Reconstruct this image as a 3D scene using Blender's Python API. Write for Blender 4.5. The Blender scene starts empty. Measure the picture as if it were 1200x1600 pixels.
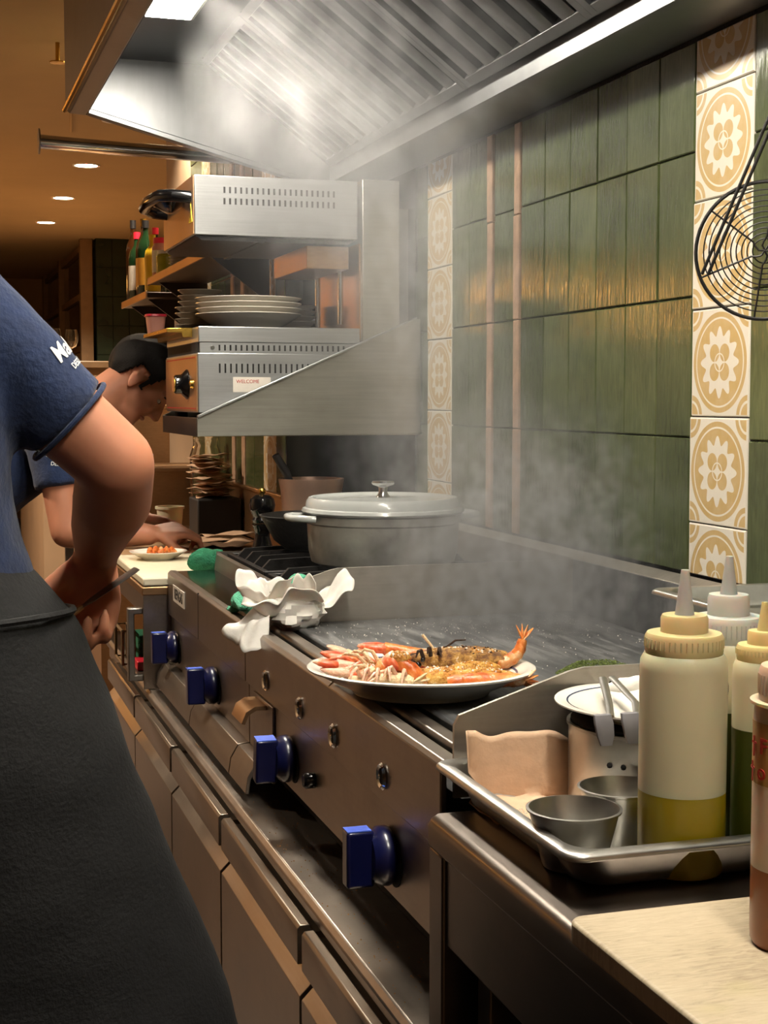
import bpy, bmesh, math, random
from mathutils import Vector, Matrix, Euler
random.seed(7)
D = bpy.data
SC = bpy.context.scene
COL = SC.collection
R = math.radians

# ------------------------------------------------------------------ camera, world, exposure
cam_d = D.cameras.new('camera'); cam = D.objects.new('camera', cam_d); COL.objects.link(cam)
cam_d.sensor_fit = 'VERTICAL'; cam_d.sensor_height = 36; cam_d.lens = 52.0
cam_d.clip_start = .02; cam_d.clip_end = 100
cam.location = (0, 0, 1.31); cam.rotation_euler = (R(90 - 4.4), 0, R(-17.3))
SC.camera = cam
world = D.worlds.new('world'); SC.world = world; world.use_nodes = True
world.node_tree.nodes['Background'].inputs[0].default_value = (.95, .62, .36, 1)
world.node_tree.nodes['Background'].inputs[1].default_value = .035
SC.view_settings.view_transform = 'Standard'; SC.view_settings.look = 'None'
SC.view_settings.exposure = 0.4; SC.view_settings.gamma = 1; SC.view_settings.use_curve_mapping = False
SC.cycles.max_bounces = 7; SC.cycles.diffuse_bounces = 4; SC.cycles.glossy_bounces = 4
SC.cycles.transmission_bounces = 6; SC.cycles.transparent_max_bounces = 8; SC.cycles.volume_bounces = 0
SC.cycles.sample_clamp_indirect = 4; SC.cycles.caustics_reflective = False; SC.cycles.caustics_refractive = False
SC.cycles.use_adaptive_sampling = True; SC.cycles.adaptive_threshold = .03
try:
    SC.cycles.use_denoising = True
except Exception:
    pass
HOOD_LAMP = 92.0
DOWNLIGHT = 37.0
PASS_LAMP = 14.0

# ------------------------------------------------------------------ materials
def lin(h):
    h = h.lstrip('#'); o = []
    for i in (0, 2, 4):
        v = int(h[i:i + 2], 16) / 255
        o.append(v / 12.92 if v <= .04045 else ((v + .055) / 1.055) ** 2.4)
    return (o[0], o[1], o[2], 1)
class NT:
    def __init__(s, name):
        s.m = D.materials.new(name); s.m.use_nodes = True
        s.t = s.m.node_tree; s.n = s.t.nodes; s.l = s.t.links
        s.b = s.n['Principled BSDF']; s.out = s.n['Material Output']; s._co = {}
    def add(s, ty, **kw):
        n = s.n.new(ty)
        for k, v in kw.items(): setattr(n, k, v)
        return n
    def link(s, a, b): s.l.new(a, b)
    def put(s, sock, v):
        if isinstance(v, bpy.types.NodeSocket): s.l.new(v, sock)
        else: sock.default_value = v
    def co(s, kind='Object'):
        if 'tc' not in s._co: s._co['tc'] = s.add('ShaderNodeTexCoord')
        return s._co['tc'].outputs[kind]
    def m1(s, op, a, b=0.0, c=None):
        n = s.add('ShaderNodeMath', operation=op)
        s.put(n.inputs[0], a); s.put(n.inputs[1], b)
        if c is not None: s.put(n.inputs[2], c)
        return n.outputs[0]
    def noise(s, scale, detail=3, vec=None, rough=.55, dist=0):
        n = s.add('ShaderNodeTexNoise'); n.inputs['Scale'].default_value = scale
        n.inputs['Detail'].default_value = detail; n.inputs['Roughness'].default_value = rough
        n.inputs['Distortion'].default_value = dist
        s.link(vec if vec is not None else s.co(), n.inputs['Vector']); return n.outputs['Fac']
    def scale(s, v, sc, loc=(0, 0, 0)):
        n = s.add('ShaderNodeMapping'); s.link(v, n.inputs['Vector'])
        n.inputs['Scale'].default_value = sc; n.inputs['Location'].default_value = loc
        return n.outputs['Vector']
    def ramp(s, fac, stops):
        n = s.add('ShaderNodeValToRGB'); s.put(n.inputs[0], fac)
        e = n.color_ramp.elements
        while len(e) < len(stops): e.new(.5)
        for i, (p, c) in enumerate(stops): e[i].position = p; e[i].color = c if len(c) == 4 else (*c, 1)
        return n.outputs[0]
    def mix(s, f, a, b):
        n = s.add('ShaderNodeMix', data_type='RGBA'); s.put(n.inputs[0], f); s.put(n.inputs[6], a); s.put(n.inputs[7], b)
        return n.outputs[2]
    def bump(s, h, strength=.2, dist=.01):
        n = s.add('ShaderNodeBump'); n.inputs['Strength'].default_value = strength; n.inputs['Distance'].default_value = dist
        s.put(n.inputs['Height'], h); s.link(n.outputs[0], s.b.inputs['Normal'])
    def set(s, **k):
        names = dict(col='Base Color', rough='Roughness', metal='Metallic', trans='Transmission Weight', sss='Subsurface Weight',
                     ior='IOR', coat='Coat Weight', alpha='Alpha', spec='Specular IOR Level', sheen='Sheen Weight', em='Emission Color', es='Emission Strength')
        for kk, v in k.items(): s.put(s.b.inputs[names[kk]], v)
        return s
MATS = {}
def plain(name, hexc, rough=.5, metal=0, var=.12, nscale=14, bump=0, **k):
    """a material whose colour wanders slightly with a noise"""
    if name in MATS: return MATS[name]
    t = NT(name); c = lin(hexc)
    f = t.noise(nscale, 4)
    lo = tuple(x * (1 - var) for x in c[:3]); hi = tuple(min(1, x * (1 + var)) for x in c[:3])
    t.set(col=t.ramp(f, [(.3, lo), (.7, hi)]), rough=rough, metal=metal, **k)
    if bump: t.bump(t.noise(nscale * 3, 3), bump, .01)
    MATS[name] = t.m; return t.m
def steel(name, hexc, r0, r1, stretch=(1, 1, 40), dirt=0, dirtcol='#3a2a1c', scale=6, blot=5):
    """brushed steel: streaky roughness, optional baked on grease"""
    t = NT(name); c = lin(hexc)
    st = t.noise(scale, 4, t.scale(t.co(), stretch))
    bl = t.noise(blot, 5)
    fac = t.m1('ADD', t.m1('MULTIPLY', st, .5), t.m1('MULTIPLY', bl, .5))
    rr = t.m1('ADD', t.m1('MULTIPLY', fac, r1 - r0), r0)
    base = t.ramp(fac, [(.3, tuple(x * .82 for x in c[:3])), (.7, tuple(min(1, x * 1.1) for x in c[:3]))])
    if dirt:
        d = t.ramp(t.noise(blot * 1.7, 6, rough=.7), [(.5, (0, 0, 0)), (.75, (1, 1, 1))])
        dm = t.m1('MULTIPLY', d, dirt)
        base = t.mix(dm, base, lin(dirtcol)); t.set(metal=t.m1('SUBTRACT', 1.0, t.m1('MULTIPLY', dm, .7)))
    else: t.set(metal=1)
    t.set(col=base, rough=rr)
    t.bump(st, .04, .004)
    MATS[name] = t.m; return t.m
steel('steel_hood', '#7f8183', .28, .5, (6, 6, 1), .10, '#565046')
steel('steel_salamander', '#b2b4b5', .28, .5, (1, 30, 30), .06)
steel('steel_bracket', '#aaa9a0', .3, .52, (1, 30, 30), .10)
steel('steel_stove', '#9d9287', .26, .48, (20, 1, 20), .22, '#3a2a1c')
steel('steel_ledge', '#9d9287', .26, .52, (10, 2, 10), .28, '#3a281c')
steel('steel_fridge', '#9d9184', .26, .45, (20, 1, 20), .14, '#3a2a1c')
steel('steel_splash', '#b5afa5', .34, .6, (1, 20, 20), .22, '#5a4636', blot=9)
steel('steel_clean', '#c4c2bc', .24, .42, (8, 8, 8), .05)
steel('steel_dull', '#8f8a83', .3, .5, (8, 8, 8), .18, '#3a2c20')
steel('steel_counter', '#6e655d', .22, .42, (8, 2, 8), .22, '#2a1f18')
steel('steel_warm', '#b08d68', .3, .5, (8, 8, 30), .1)
steel('chrome', '#d8d8d6', .06, .16, (4, 4, 4), 0)
steel('baffle_dark', '#5d5f60', .32, .5, (6, 6, 6), .2, '#2c2925')
plain('black_iron', '#1c1a19', .48, .3, .25, 30, .15)
plain('black_gloss', '#0b0b0c', .14, 0, .1, 10)
plain('black_matte', '#141213', .6, 0, .2, 20)
plain('dark_void', '#0d0b0a', .8, 0, .2, 10)  # near-black that puts the shade of gaps and recesses into the colour
plain('white_ceramic', '#efe9dc', .16, 0, .03, 8, coat=.3)
plain('ceramic_line', '#3c4a6a', .25, 0, .1, 20)
plain('enamel_lid', '#b9bdbb', .25, 0, .06, 9, coat=.4)
plain('enamel_pot', '#77746c', .34, .0, .5, 12, .1, coat=.15)
plain('pink_steel', '#9c7f6e', .4, .6, .15, 12)
plain('terracotta_trim', '#b2937a', .55, 0, .22, 30, .25)
plain('grout', '#15110d', .9, 0, .3, 60, .3)
plain('ceiling_paint', '#cdb793', .85, 0, .05, 2)
plain('wall_paint', '#9d8468', .85, 0, .08, 3)
plain('floor_tile_mat', '#3c2c22', .42, 0, .3, 8)
plain('navy_cloth', '#1a2a4c', .92, 0, .22, 40, .25, sheen=.1)
plain('black_cloth', '#0a0b0d', .8, 0, .4, 60, .2)
plain('skin', '#bb7d5f', .58, 0, .07, 9, .05, sss=.12)
plain('lips', '#a4604f', .45, 0, .08, 9)
plain('hair', '#080504', .6, 0, .4, 120, .3, spec=.2)
plain('eye_white', '#e6ddd0', .2)
plain('print_white', '#e6e6e2', .6, 0, .04, 30)
plain('print_black', '#141414', .6, 0, .04, 30)
plain('print_red', '#b02a1e', .6, 0, .1, 30)
plain('label_yellow', '#dfc313', .5, 0, .05, 20)
plain('label_paper', '#d9d2c7', .5, 0, .06, 20)
plain('knob_blue', '#0c113c', .3, 0, .18, 14, coat=.3)
plain('knob_glint', '#5a77e6', .35, 0, .2, 60)  # paler blue: light catching the knob tops, put into the colour
plain('paper_white', '#ece7df', .85, 0, .05, 20, .1, sss=.05)
plain('paper_beige', '#cfae90', .85, 0, .12, 30, .1)
plain('pad_green', '#6fd0aa', .95, 0, .2, 120, .8)
plain('rag_green', '#1f6a4a', .95, 0, .25, 70, .6)
plain('board_white', '#ddd3b8', .5, 0, .08, 6)
plain('plastic_clear', '#d9cfb4', .35, 0, .04, 6, trans=.25, sss=.2, alpha=.9)
plain('plastic_lilac', '#7370b4', .5, 0, .1, 9)
plain('red_plastic', '#d3253c', .35, 0, .08, 9)
plain('salmon', '#c88a78', .45, 0, .1, 9)
plain('grey_silicone', '#77757a', .5, 0, .08, 20)
plain('wood_handle', '#b98a57', .5, 0, .15, 20)
plain('herb', '#7d8f4a', .9, 0, .6, 190, 1.0)
plain('salt', '#ece8e0', .7, 0, .05, 20)
plain('crumb', '#c8893f', .8, 0, .35, 200, .6)
plain('charred', '#3a2413', .8, 0, .4, 120, .8)
plain('shell_pale', '#e3b49a', .38, 0, .2, 60, .3, sss=.15)
plain('shell_cream', '#e0c39b', .45, 0, .2, 70, .4, sss=.1)
plain('brass', '#c9a24b', .25, 1, .1, 10)
plain('olive_jar', '#a8a017', .3, 0, .3, 18, trans=.2)
plain('glass_green', '#1d3a20', .08, 0, .1, 9, trans=.4)
plain('glass_brown', '#3a1f0c', .08, 0, .1, 9, trans=.3)
plain('label_white', '#d9d2c4', .6, 0, .1, 30)
plain('label_ochre', '#c98f2a', .6, 0, .1, 30)
plain('bottle_yellow', '#d6b21d', .35, 0, .1, 9)
plain('shelf_dark', '#3a2c23', .45, .4, .2, 9)
plain('wood_frame', '#7d6243', .55, 0, .12, 14)
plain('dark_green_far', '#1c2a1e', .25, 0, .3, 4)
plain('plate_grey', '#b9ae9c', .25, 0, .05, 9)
def glass_mat():
    t = NT('clear_glass'); t.set(col=(.95, .95, .92, 1), rough=.03, trans=1.0, ior=1.35); MATS['clear_glass'] = t.m
glass_mat()
def emit(name, hexc, strength):
    t = NT(name); t.set(col=lin(hexc), em=lin(hexc), es=strength); MATS[name] = t.m
emit('hood_diffuser', '#fdf3e2', HOOD_LAMP); emit('downlight_glow', '#fff0d0', 24.0); emit('pass_glow', '#ffb45c', PASS_LAMP)
def m_griddle():
    t = NT('griddle_plate'); v = t.co()
    st = t.noise(9, 5, t.scale(v, (6, .8, 1)), .65, .6)
    bl = t.noise(4, 6, v, .6)
    f = t.m1('ADD', t.m1('MULTIPLY', st, .55), t.m1('MULTIPLY', bl, .45))
    t.set(col=t.ramp(f, [(.34, (.04, .042, .046)), (.5, (.11, .113, .117)), (.64, (.28, .28, .28))]),
          rough=t.m1('ADD', t.m1('MULTIPLY', f, .3), .25), metal=.35)
    t.bump(st, .12, .004); MATS['griddle_plate'] = t.m
m_griddle()
def m_tile():
    t = NT('green_glaze'); v = t.co()
    oi = t.add('ShaderNodeObjectInfo')
    off = t.add('ShaderNodeVectorMath', operation='ADD'); t.link(v, off.inputs[0])
    cmb = t.add('ShaderNodeCombineXYZ'); t.put(cmb.inputs[1], t.m1('MULTIPLY', oi.outputs['Random'], 40.0)); t.put(cmb.inputs[2], t.m1('MULTIPLY', oi.outputs['Random'], 17.0))
    t.link(cmb.outputs[0], off.inputs[1]); vv = off.outputs[0]
    gr = t.noise(16, 4, t.scale(vv, (1, 7, 1)), .6, 1.2)
    bl = t.noise(7, 3, vv, .5, .5)
    f = t.m1('ADD', t.m1('MULTIPLY', gr, .45), t.m1('MULTIPLY', bl, .55))
    f = t.m1('ADD', f, t.m1('MULTIPLY', t.m1('SUBTRACT', oi.outputs['Random'], .5), .16))
    t.set(col=t.ramp(f, [(.25, (.040, .052, .020)), (.5, (.075, .094, .037)), (.75, (.125, .148, .06))]), rough=t.m1('ADD', t.m1('MULTIPLY', gr, .10), .05), spec=.6)
    t.bump(t.m1('ADD', gr, t.m1('MULTIPLY', bl, 1.5)), .11, .006); MATS['green_glaze'] = t.m
m_tile()
def m_pattern():
    """cream tile, tan print: quatrefoil, scalloped rosette, ring, corner quadrants"""
    t = NT('pattern_print'); sx = t.add('ShaderNodeSeparateXYZ'); t.link(t.co(), sx.inputs[0])
    y = t.m1('DIVIDE', sx.outputs[1], .0895); z = t.m1('DIVIDE', sx.outputs[2], .0868)
    ay = t.m1('ABSOLUTE', y); az = t.m1('ABSOLUTE', z)
    r = t.m1('SQRT', t.m1('ADD', t.m1('MULTIPLY', y, y), t.m1('MULTIPLY', z, z)))
    th = t.m1('ARCTAN2', z, y)
    def lt(a, b): return t.m1('LESS_THAN', a, b)
    def gt(a, b): return t.m1('GREATER_THAN', a, b)
    def AND(*a):
        o = a[0]
        for q in a[1:]: o = t.m1('MULTIPLY', o, q)
        return o
    def OR(*a):
        o = a[0]
        for q in a[1:]: o = t.m1('MAXIMUM', o, q)
        return o
    def NOT(a): return t.m1('SUBTRACT', 1.0, a)
    scal = t.m1('ADD', .58, t.m1('MULTIPLY', t.m1('COSINE', t.m1('MULTIPLY', th, 12.0)), .085))
    ring = AND(gt(r, scal), lt(r, .93))
    ringline = AND(gt(r, .80), lt(r, .835))
    dy = t.m1('SUBTRACT', ay, .175); dz = t.m1('SUBTRACT', az, .175)
    petal = lt(t.m1('SQRT', t.m1('ADD', t.m1('MULTIPLY', dy, dy), t.m1('MULTIPLY', dz, dz))), .165)
    cline = AND(gt(r, .15), lt(r, .175))
    cy = t.m1('SUBTRACT', 1.0, ay); cz = t.m1('SUBTRACT', 1.0, az)
    cr = t.m1('SQRT', t.m1('ADD', t.m1('MULTIPLY', cy, cy), t.m1('MULTIPLY', cz, cz)))
    corner = AND(lt(cr, .40), NOT(AND(gt(cr, .25), lt(cr, .30))), gt(r, .97), lt(ay, .965), lt(az, .965))
    tan_ = OR(AND(ring, NOT(ringline)), AND(petal, NOT(cline)), corner)
    wear = t.noise(40, 3)
    tanf = t.m1('MULTIPLY', tan_, t.m1('ADD', .75, t.m1('MULTIPLY', wear, .4)))
    t.set(col=t.mix(tanf, lin('#e3dccd'), lin('#c6a76c')), rough=.3)
    drip = t.noise(22, 3, t.scale(t.co(), (1, 3, .25)))
    t.bump(t.m1('ADD', t.m1('MULTIPLY', tan_, .5), drip), .1, .003); MATS['pattern_print'] = t.m
m_pattern()
def m_board():
    t = NT('cutting_board_mat'); v = t.co()
    sc = t.noise(30, 5, t.scale(v, (1, 5, 1)), .7, 1.5); st = t.noise(7, 4, v, .6)
    gst = t.ramp(t.noise(3.2, 3, t.scale(v, (1, 1.6, 1), (.35, .1, 0))), [(.58, (0, 0, 0)), (.72, (1, 1, 1))])
    c1 = t.ramp(t.m1('ADD', t.m1('MULTIPLY', sc, .5), t.m1('MULTIPLY', st, .5)), [(.3, lin('#7d6c55')), (.48, lin('#b0a186')), (.7, lin('#c4b69b'))])
    t.set(col=t.mix(t.m1('MULTIPLY', gst, .7), c1, lin('#a5a04a')), rough=.5); t.bump(sc, .1, .003); MATS['cutting_board_mat'] = t.m
m_board()
def m_food():
    t = NT('shell_orange'); v = t.co()
    a = t.noise(34, 5, v, .65, .4)
    t.set(col=t.ramp(a, [(.3, lin('#7a2d0c')), (.43, lin('#c9632a')), (.54, lin('#e08a48')), (.66, lin('#f0bd88')), (.78, lin('#fbe6cc'))]), rough=.3, sss=.08); t.bump(a, .7, .005); MATS['shell_orange'] = t.m
    t = NT('shell_red'); v = t.co(); a = t.noise(26, 4, v, .6, .6)
    t.set(col=t.ramp(a, [(.3, lin('#b8341a')), (.45, lin('#dd6a42')), (.56, lin('#eeb99a')), (.7, lin('#f5e2d2'))]), rough=.34, sss=.1); t.bump(a, .3, .003); MATS['shell_red'] = t.m
    t = NT('gratin'); v = t.co(); a = t.noise(70, 6, v, .75, .3)
    t.set(col=t.ramp(a, [(.28, lin('#5f2f0c')), (.43, lin('#c3812f')), (.57, lin('#e7b85c')), (.72, lin('#fdf0d2'))]), rough=.45); t.bump(a, 1.0, .006); MATS['gratin'] = t.m
    t = NT('grilled'); v = t.co(); a = t.noise(60, 6, v, .75, .3)
    t.set(col=t.ramp(a, [(.3, lin('#2c180a')), (.45, lin('#7d5226')), (.58, lin('#bf9142')), (.72, lin('#fbf0dc'))]), rough=.45); t.bump(a, 1.0, .006); MATS['grilled'] = t.m
m_food()
def bottle_mats():
    for n, c, tr in (('oil_yellow', '#a8920c', .25), ('oil_green', '#3c4310', .1), ('sauce_brown', '#8d5530', .05), ('bottle_milky', '#d2c8a6', .12), ('bottle_pinkish', '#dfc0a4', .1), ('cap_yellowish', '#d9c692', .2), ('cap_clear', '#dcdbd2', .3), ('nozzle_grey', '#c4c5c0', .3), ('nozzle_cream', '#e0c98d', .15), ('oil_label', '#b8894e', .0)):
        plain(n, c, .3, 0, .06, 5, .0, trans=tr, sss=.25)
bottle_mats()

# ------------------------------------------------------------------ mesh helpers
class MB:
    def __init__(s): s.v = []; s.f = []
    def _a(s, vs, fs):
        n = len(s.v); s.v += [tuple(x) for x in vs]; s.f += [tuple(i + n for i in f) for f in fs]; return s
    def box(s, x0, x1, y0, y1, z0, z1):
        return s._a([(x0, y0, z0), (x1, y0, z0), (x1, y1, z0), (x0, y1, z0), (x0, y0, z1), (x1, y0, z1), (x1, y1, z1), (x0, y1, z1)],
                    [(0, 3, 2, 1), (4, 5, 6, 7), (0, 1, 5, 4), (1, 2, 6, 5), (2, 3, 7, 6), (3, 0, 4, 7)])
    def prism(s, pts, a0, a1, axis='y'):
        def mk(p, a): return {'y': (p[0], a, p[1]), 'x': (a, p[0], p[1]), 'z': (p[0], p[1], a)}[axis]
        n = len(pts)
        area = sum(pts[i][0] * pts[(i + 1) % n][1] - pts[(i + 1) % n][0] * pts[i][1] for i in range(n))
        P = list(pts) if (area > 0) == (axis in 'xz') else list(pts)[::-1]
        return s._a([mk(p, a0) for p in P] + [mk(p, a1) for p in P],
                    [tuple(range(n))[::-1], tuple(range(n, 2 * n))] + [(i, (i + 1) % n, n + (i + 1) % n, n + i) for i in range(n)])
    def lathe(s, prof, c=(0, 0, 0), n=32, sx=1, sy=1, closed=False, mat=None):
        m = len(prof); vs = []
        for r, z in prof:
            for k in range(n):
                a = 2 * math.pi * k / n
                p = Vector((r * sx * math.cos(a), r * sy * math.sin(a), z))
                if mat is not None: p = mat @ p
                vs.append((c[0] + p[0], c[1] + p[1], c[2] + p[2]))
        fs = []
        for j in range(m - 1 + (1 if closed else 0)):
            for k in range(n):
                a, b = j * n + k, j * n + (k + 1) % n; j2 = (j + 1) % m
                fs.append((a, b, j2 * n + (k + 1) % n, j2 * n + k))
        if not closed:
            if prof[0][0] > 1e-5: fs.append(tuple(range(n))[::-1])
            if prof[-1][0] > 1e-5: fs.append(tuple((m - 1) * n + k for k in range(n)))
        return s._a(vs, fs)
    def tube(s, pts, r, n=8, closed=False, flat=1.0):
        pts = [Vector(p) for p in pts]; N = len(pts); rs = r if isinstance(r, (list, tuple)) else [r] * N
        vs = []; prev = None
        for i, p in enumerate(pts):
            if closed: t = (pts[(i + 1) % N] - pts[i - 1])
            else: t = pts[min(i + 1, N - 1)] - pts[max(i - 1, 0)]
            t = t.normalized() if t.length > 1e-9 else Vector((0, 0, 1))
            if prev is None: u = t.cross(Vector((0, 0, 1)) if abs(t.z) < .9 else Vector((1, 0, 0))).normalized()
            else:
                u = prev - t * prev.dot(t)
                u = u.normalized() if u.length > 1e-6 else t.orthogonal().normalized()
            prev = u; w = t.cross(u)
            for k in range(n):
                a = 2 * math.pi * k / n
                vs.append(p + u * (rs[i] * math.cos(a)) + w * (rs[i] * flat * math.sin(a)))
        fs = []
        for i in range(N if closed else N - 1):
            for k in range(n):
                i2 = (i + 1) % N
                fs.append((i * n + k, i * n + (k + 1) % n, i2 * n + (k + 1) % n, i2 * n + k))
        if not closed: fs += [tuple(range(n))[::-1], tuple((N - 1) * n + k for k in range(n))]
        return s._a(vs, fs)
    def ball(s, c, r, n=12, rot=None):
        if not isinstance(r, (tuple, list)): r = (r, r, r)
        vs = []; fs = []; m = max(4, n // 2)
        for j in range(m + 1):
            ph = math.pi * j / m
            for k in range(n):
                a = 2 * math.pi * k / n
                p = Vector((r[0] * math.sin(ph) * math.cos(a), r[1] * math.sin(ph) * math.sin(a), -r[2] * math.cos(ph)))
                if rot is not None: p = rot @ p
                vs.append((c[0] + p[0], c[1] + p[1], c[2] + p[2]))
        for j in range(m):
            for k in range(n):
                fs.append((j * n + k, j * n + (k + 1) % n, (j + 1) * n + (k + 1) % n, (j + 1) * n + k))
        return s._a(vs, fs)
    def grid(s, fn, nu, nv, closed_u=False):
        vs = [fn(i / (nu if closed_u else nu - 1), j / (nv - 1)) for j in range(nv) for i in range(nu)]
        fs = [(j * nu + i, j * nu + (i + 1) % nu, (j + 1) * nu + (i + 1) % nu, (j + 1) * nu + i) for j in range(nv - 1) for i in range(nu if closed_u else nu - 1)]
        return s._a(vs, fs)
    def rings(s, rs, n=28, p=2.0, cap=True):
        """loft of (cx,cy,z,rx,ry[,rot]) superellipse rings"""
        vs = []
        for q in rs:
            rot = q[5] if len(q) > 5 else 0
            for k in range(n):
                a = 2 * math.pi * k / n
                ca, sa = math.cos(a), math.sin(a)
                x = q[3] * math.copysign(abs(ca) ** (2 / p), ca); y = q[4] * math.copysign(abs(sa) ** (2 / p), sa)
                vs.append((q[0] + x * math.cos(rot) - y * math.sin(rot), q[1] + x * math.sin(rot) + y * math.cos(rot), q[2]))
        m = len(rs); fs = [(j * n + k, j * n + (k + 1) % n, (j + 1) * n + (k + 1) % n, (j + 1) * n + k) for j in range(m - 1) for k in range(n)]
        if cap: fs += [tuple(range(n))[::-1], tuple((m - 1) * n + k for k in range(n))]
        return s._a(vs, fs)
    def mesh(s, name, smooth=40, merge=True):
        me = D.meshes.new(name); me.from_pydata(s.v, [], s.f)
        bm = bmesh.new(); bm.from_mesh(me)
        if merge: bmesh.ops.remove_doubles(bm, verts=bm.verts, dist=1e-6)
        bmesh.ops.dissolve_degenerate(bm, edges=bm.edges, dist=1e-7)
        bmesh.ops.recalc_face_normals(bm, faces=bm.faces); bm.to_mesh(me); bm.free()
        if smooth:
            for p in me.polygons: p.use_smooth = True
            me.set_sharp_from_angle(angle=R(smooth))
        return me
def M(n): return MATS[n]
def obj(name, mb, mat, parent=None, smooth=40, bevel=0, seg=2, solid=0, loc=None, rot=None, world=True, subs=0):
    """one mesh object; as a child of an unrotated root its vertices are in world coordinates"""
    me = mb if isinstance(mb, bpy.types.Mesh) else mb.mesh(name, smooth)
    if not me.materials: me.materials.append(M(mat) if isinstance(mat, str) else mat)
    o = D.objects.new(name, me); COL.objects.link(o)
    if parent is not None:
        o.parent = parent
        if world: o.location = -root_loc(parent)
    if loc is not None: o.location = loc
    if rot is not None: o.rotation_euler = rot
    if solid:
        q = o.modifiers.new('solid', 'SOLIDIFY'); q.thickness = solid; q.offset = 0
    if subs:
        q = o.modifiers.new('subs', 'SUBSURF'); q.levels = subs; q.render_levels = subs
    if bevel:
        q = o.modifiers.new('bevel', 'BEVEL'); q.width = bevel; q.segments = seg; q.limit_method = 'ANGLE'; q.angle_limit = R(35); q.harden_normals = False
    return o
def root_loc(p):
    v = Vector((0, 0, 0))
    while p is not None:
        v += p.location; p = p.parent
    return v
def thing(name, label, cat, loc=(0, 0, 0), rot=(0, 0, 0), group=None):
    o = D.objects.new(name, None); COL.objects.link(o); o.empty_display_size = .05
    o.location = loc; o.rotation_euler = rot; tag(o, label, cat, group); return o
def tag(o, label, cat, group=None, kind=None):
    o['label'] = label; o['category'] = cat
    if group: o['group'] = group
    if kind: o['kind'] = kind
    return o
def struct(o): o['kind'] = 'structure'; return o
def copy_tree(o, parent=None):
    c = o.copy(); COL.objects.link(c); c.parent = parent
    for ch in [x for x in o.children]: copy_tree(ch, c)
    return c
def text(body, size, mat, name='lettering', parent=None, mtx=None, extrude=.0004, bold=False, align='CENTER', sx=1, shear=0, wrap_to=None):
    cu = D.curves.new(name, 'FONT'); cu.body = body; cu.size = size; cu.align_x = align; cu.align_y = 'CENTER'; cu.extrude = extrude
    cu.offset = size * .018 if bold else 0; cu.shear = shear
    o = D.objects.new(name, cu); COL.objects.link(o)
    dg = bpy.context.evaluated_depsgraph_get(); me = D.meshes.new_from_object(o.evaluated_get(dg))
    D.objects.remove(o); D.curves.remove(cu)
    me.name = name; me.materials.clear(); me.materials.append(M(mat))
    if sx != 1:
        for v in me.vertices: v.co.x *= sx
    if mtx is not None: me.transform(mtx)
    t = D.objects.new(name, me); COL.objects.link(t)
    if parent is not None: t.parent = parent; t.location = -root_loc(parent)
    if wrap_to is not None:
        q = t.modifiers.new('wrap', 'SHRINKWRAP'); q.target = wrap_to; q.wrap_method = 'NEAREST_SURFACEPOINT'; q.wrap_mode = 'ABOVE_SURFACE'; q.offset = .0012
    return t
def frame(o, ux, uy):
    """matrix with x axis ux, y axis uy at o"""
    ux = Vector(ux).normalized(); uz = ux.cross(Vector(uy)).normalized(); uy = uz.cross(ux)
    return Matrix(((ux.x, uy.x, uz.x, o[0]), (ux.y, uy.y, uz.y, o[1]), (ux.z, uy.z, uz.z, o[2]), (0, 0, 0, 1)))
def blob(mb, voxel, smooth=6, fac=.6, name='blob'):
    """fuse overlapping closed shapes into one continuous skin"""
    me = mb.mesh(name, 0, merge=False)
    o = D.objects.new(name, me); COL.objects.link(o)
    q = o.modifiers.new('r', 'REMESH'); q.mode = 'VOXEL'; q.voxel_size = voxel
    q = o.modifiers.new('s', 'SMOOTH'); q.factor = fac; q.iterations = smooth
    dg = bpy.context.evaluated_depsgraph_get(); out = D.meshes.new_from_object(o.evaluated_get(dg))
    D.objects.remove(o); D.meshes.remove(me)
    for p in out.polygons: p.use_smooth = True
    return out
def chain(mb, pts, rad, n=14, flat=1.0):
    """capsule chain with rounded joints"""
    P = [Vector(p) for p in pts]; q = []; rr = []
    for i in range(len(P) - 1):
        for k in range(4):
            t = k / 4; q.append(P[i].lerp(P[i + 1], t)); rr.append(rad[i] * (1 - t) + rad[i + 1] * t)
    q.append(P[-1]); rr.append(rad[-1])
    mb.tube(q, rr, n, flat=flat)
    mb.ball(P[0], rad[0] * .99, n); mb.ball(P[-1], rad[-1] * .99, n)
    return mb
# ------------------------------------------------------------------ the room
W = 1.2227
def tile_mesh(name, w, h, mat, t=.009, ch=.0018, rough=.0):
    b = MB(); a, c = w / 2, h / 2
    for x, i in ((t, 0), (ch, 0), (0, ch)):
        b.v += [(x, -a + i, -c + i), (x, a - i, -c + i), (x, a - i, c - i), (x, -a + i, c - i)]
    for j in (0, 4):
        for k in range(4): b.f.append((j + k, j + (k + 1) % 4, j + 4 + (k + 1) % 4, j + 4 + k))
    b.f += [(8, 9, 10, 11), (3, 2, 1, 0)]
    me = b.mesh(name, 30); me.materials.append(M(mat)); return me
_tm = {}
def put_tile(kind, mat, parent, x, y0, y1, z0, z1, gap=.0022):
    w, h = y1 - y0 - gap, z1 - z0 - gap; key = (kind, round(w, 4), round(h, 4))
    if key not in _tm: _tm[key] = tile_mesh(kind, w, h, mat)
    o = D.objects.new(kind, _tm[key]); COL.objects.link(o); o.parent = parent
    o.location = (x + random.uniform(-.0012, .0004), (y0 + y1) / 2, (z0 + z1) / 2)
    o.rotation_euler = (random.uniform(-.003, .003), random.uniform(-.004, .004), random.uniform(-.008, .008))
    return o
wall = struct(obj('wall_right', MB().box(W + .004, 1.55, -1.6, 4.165, 0, 2.6), 'grout'))
ROWS = [(1.017, 1.2445), (1.2445, 1.4775), (1.4775, 1.714), (1.714, 1.893)]
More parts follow.
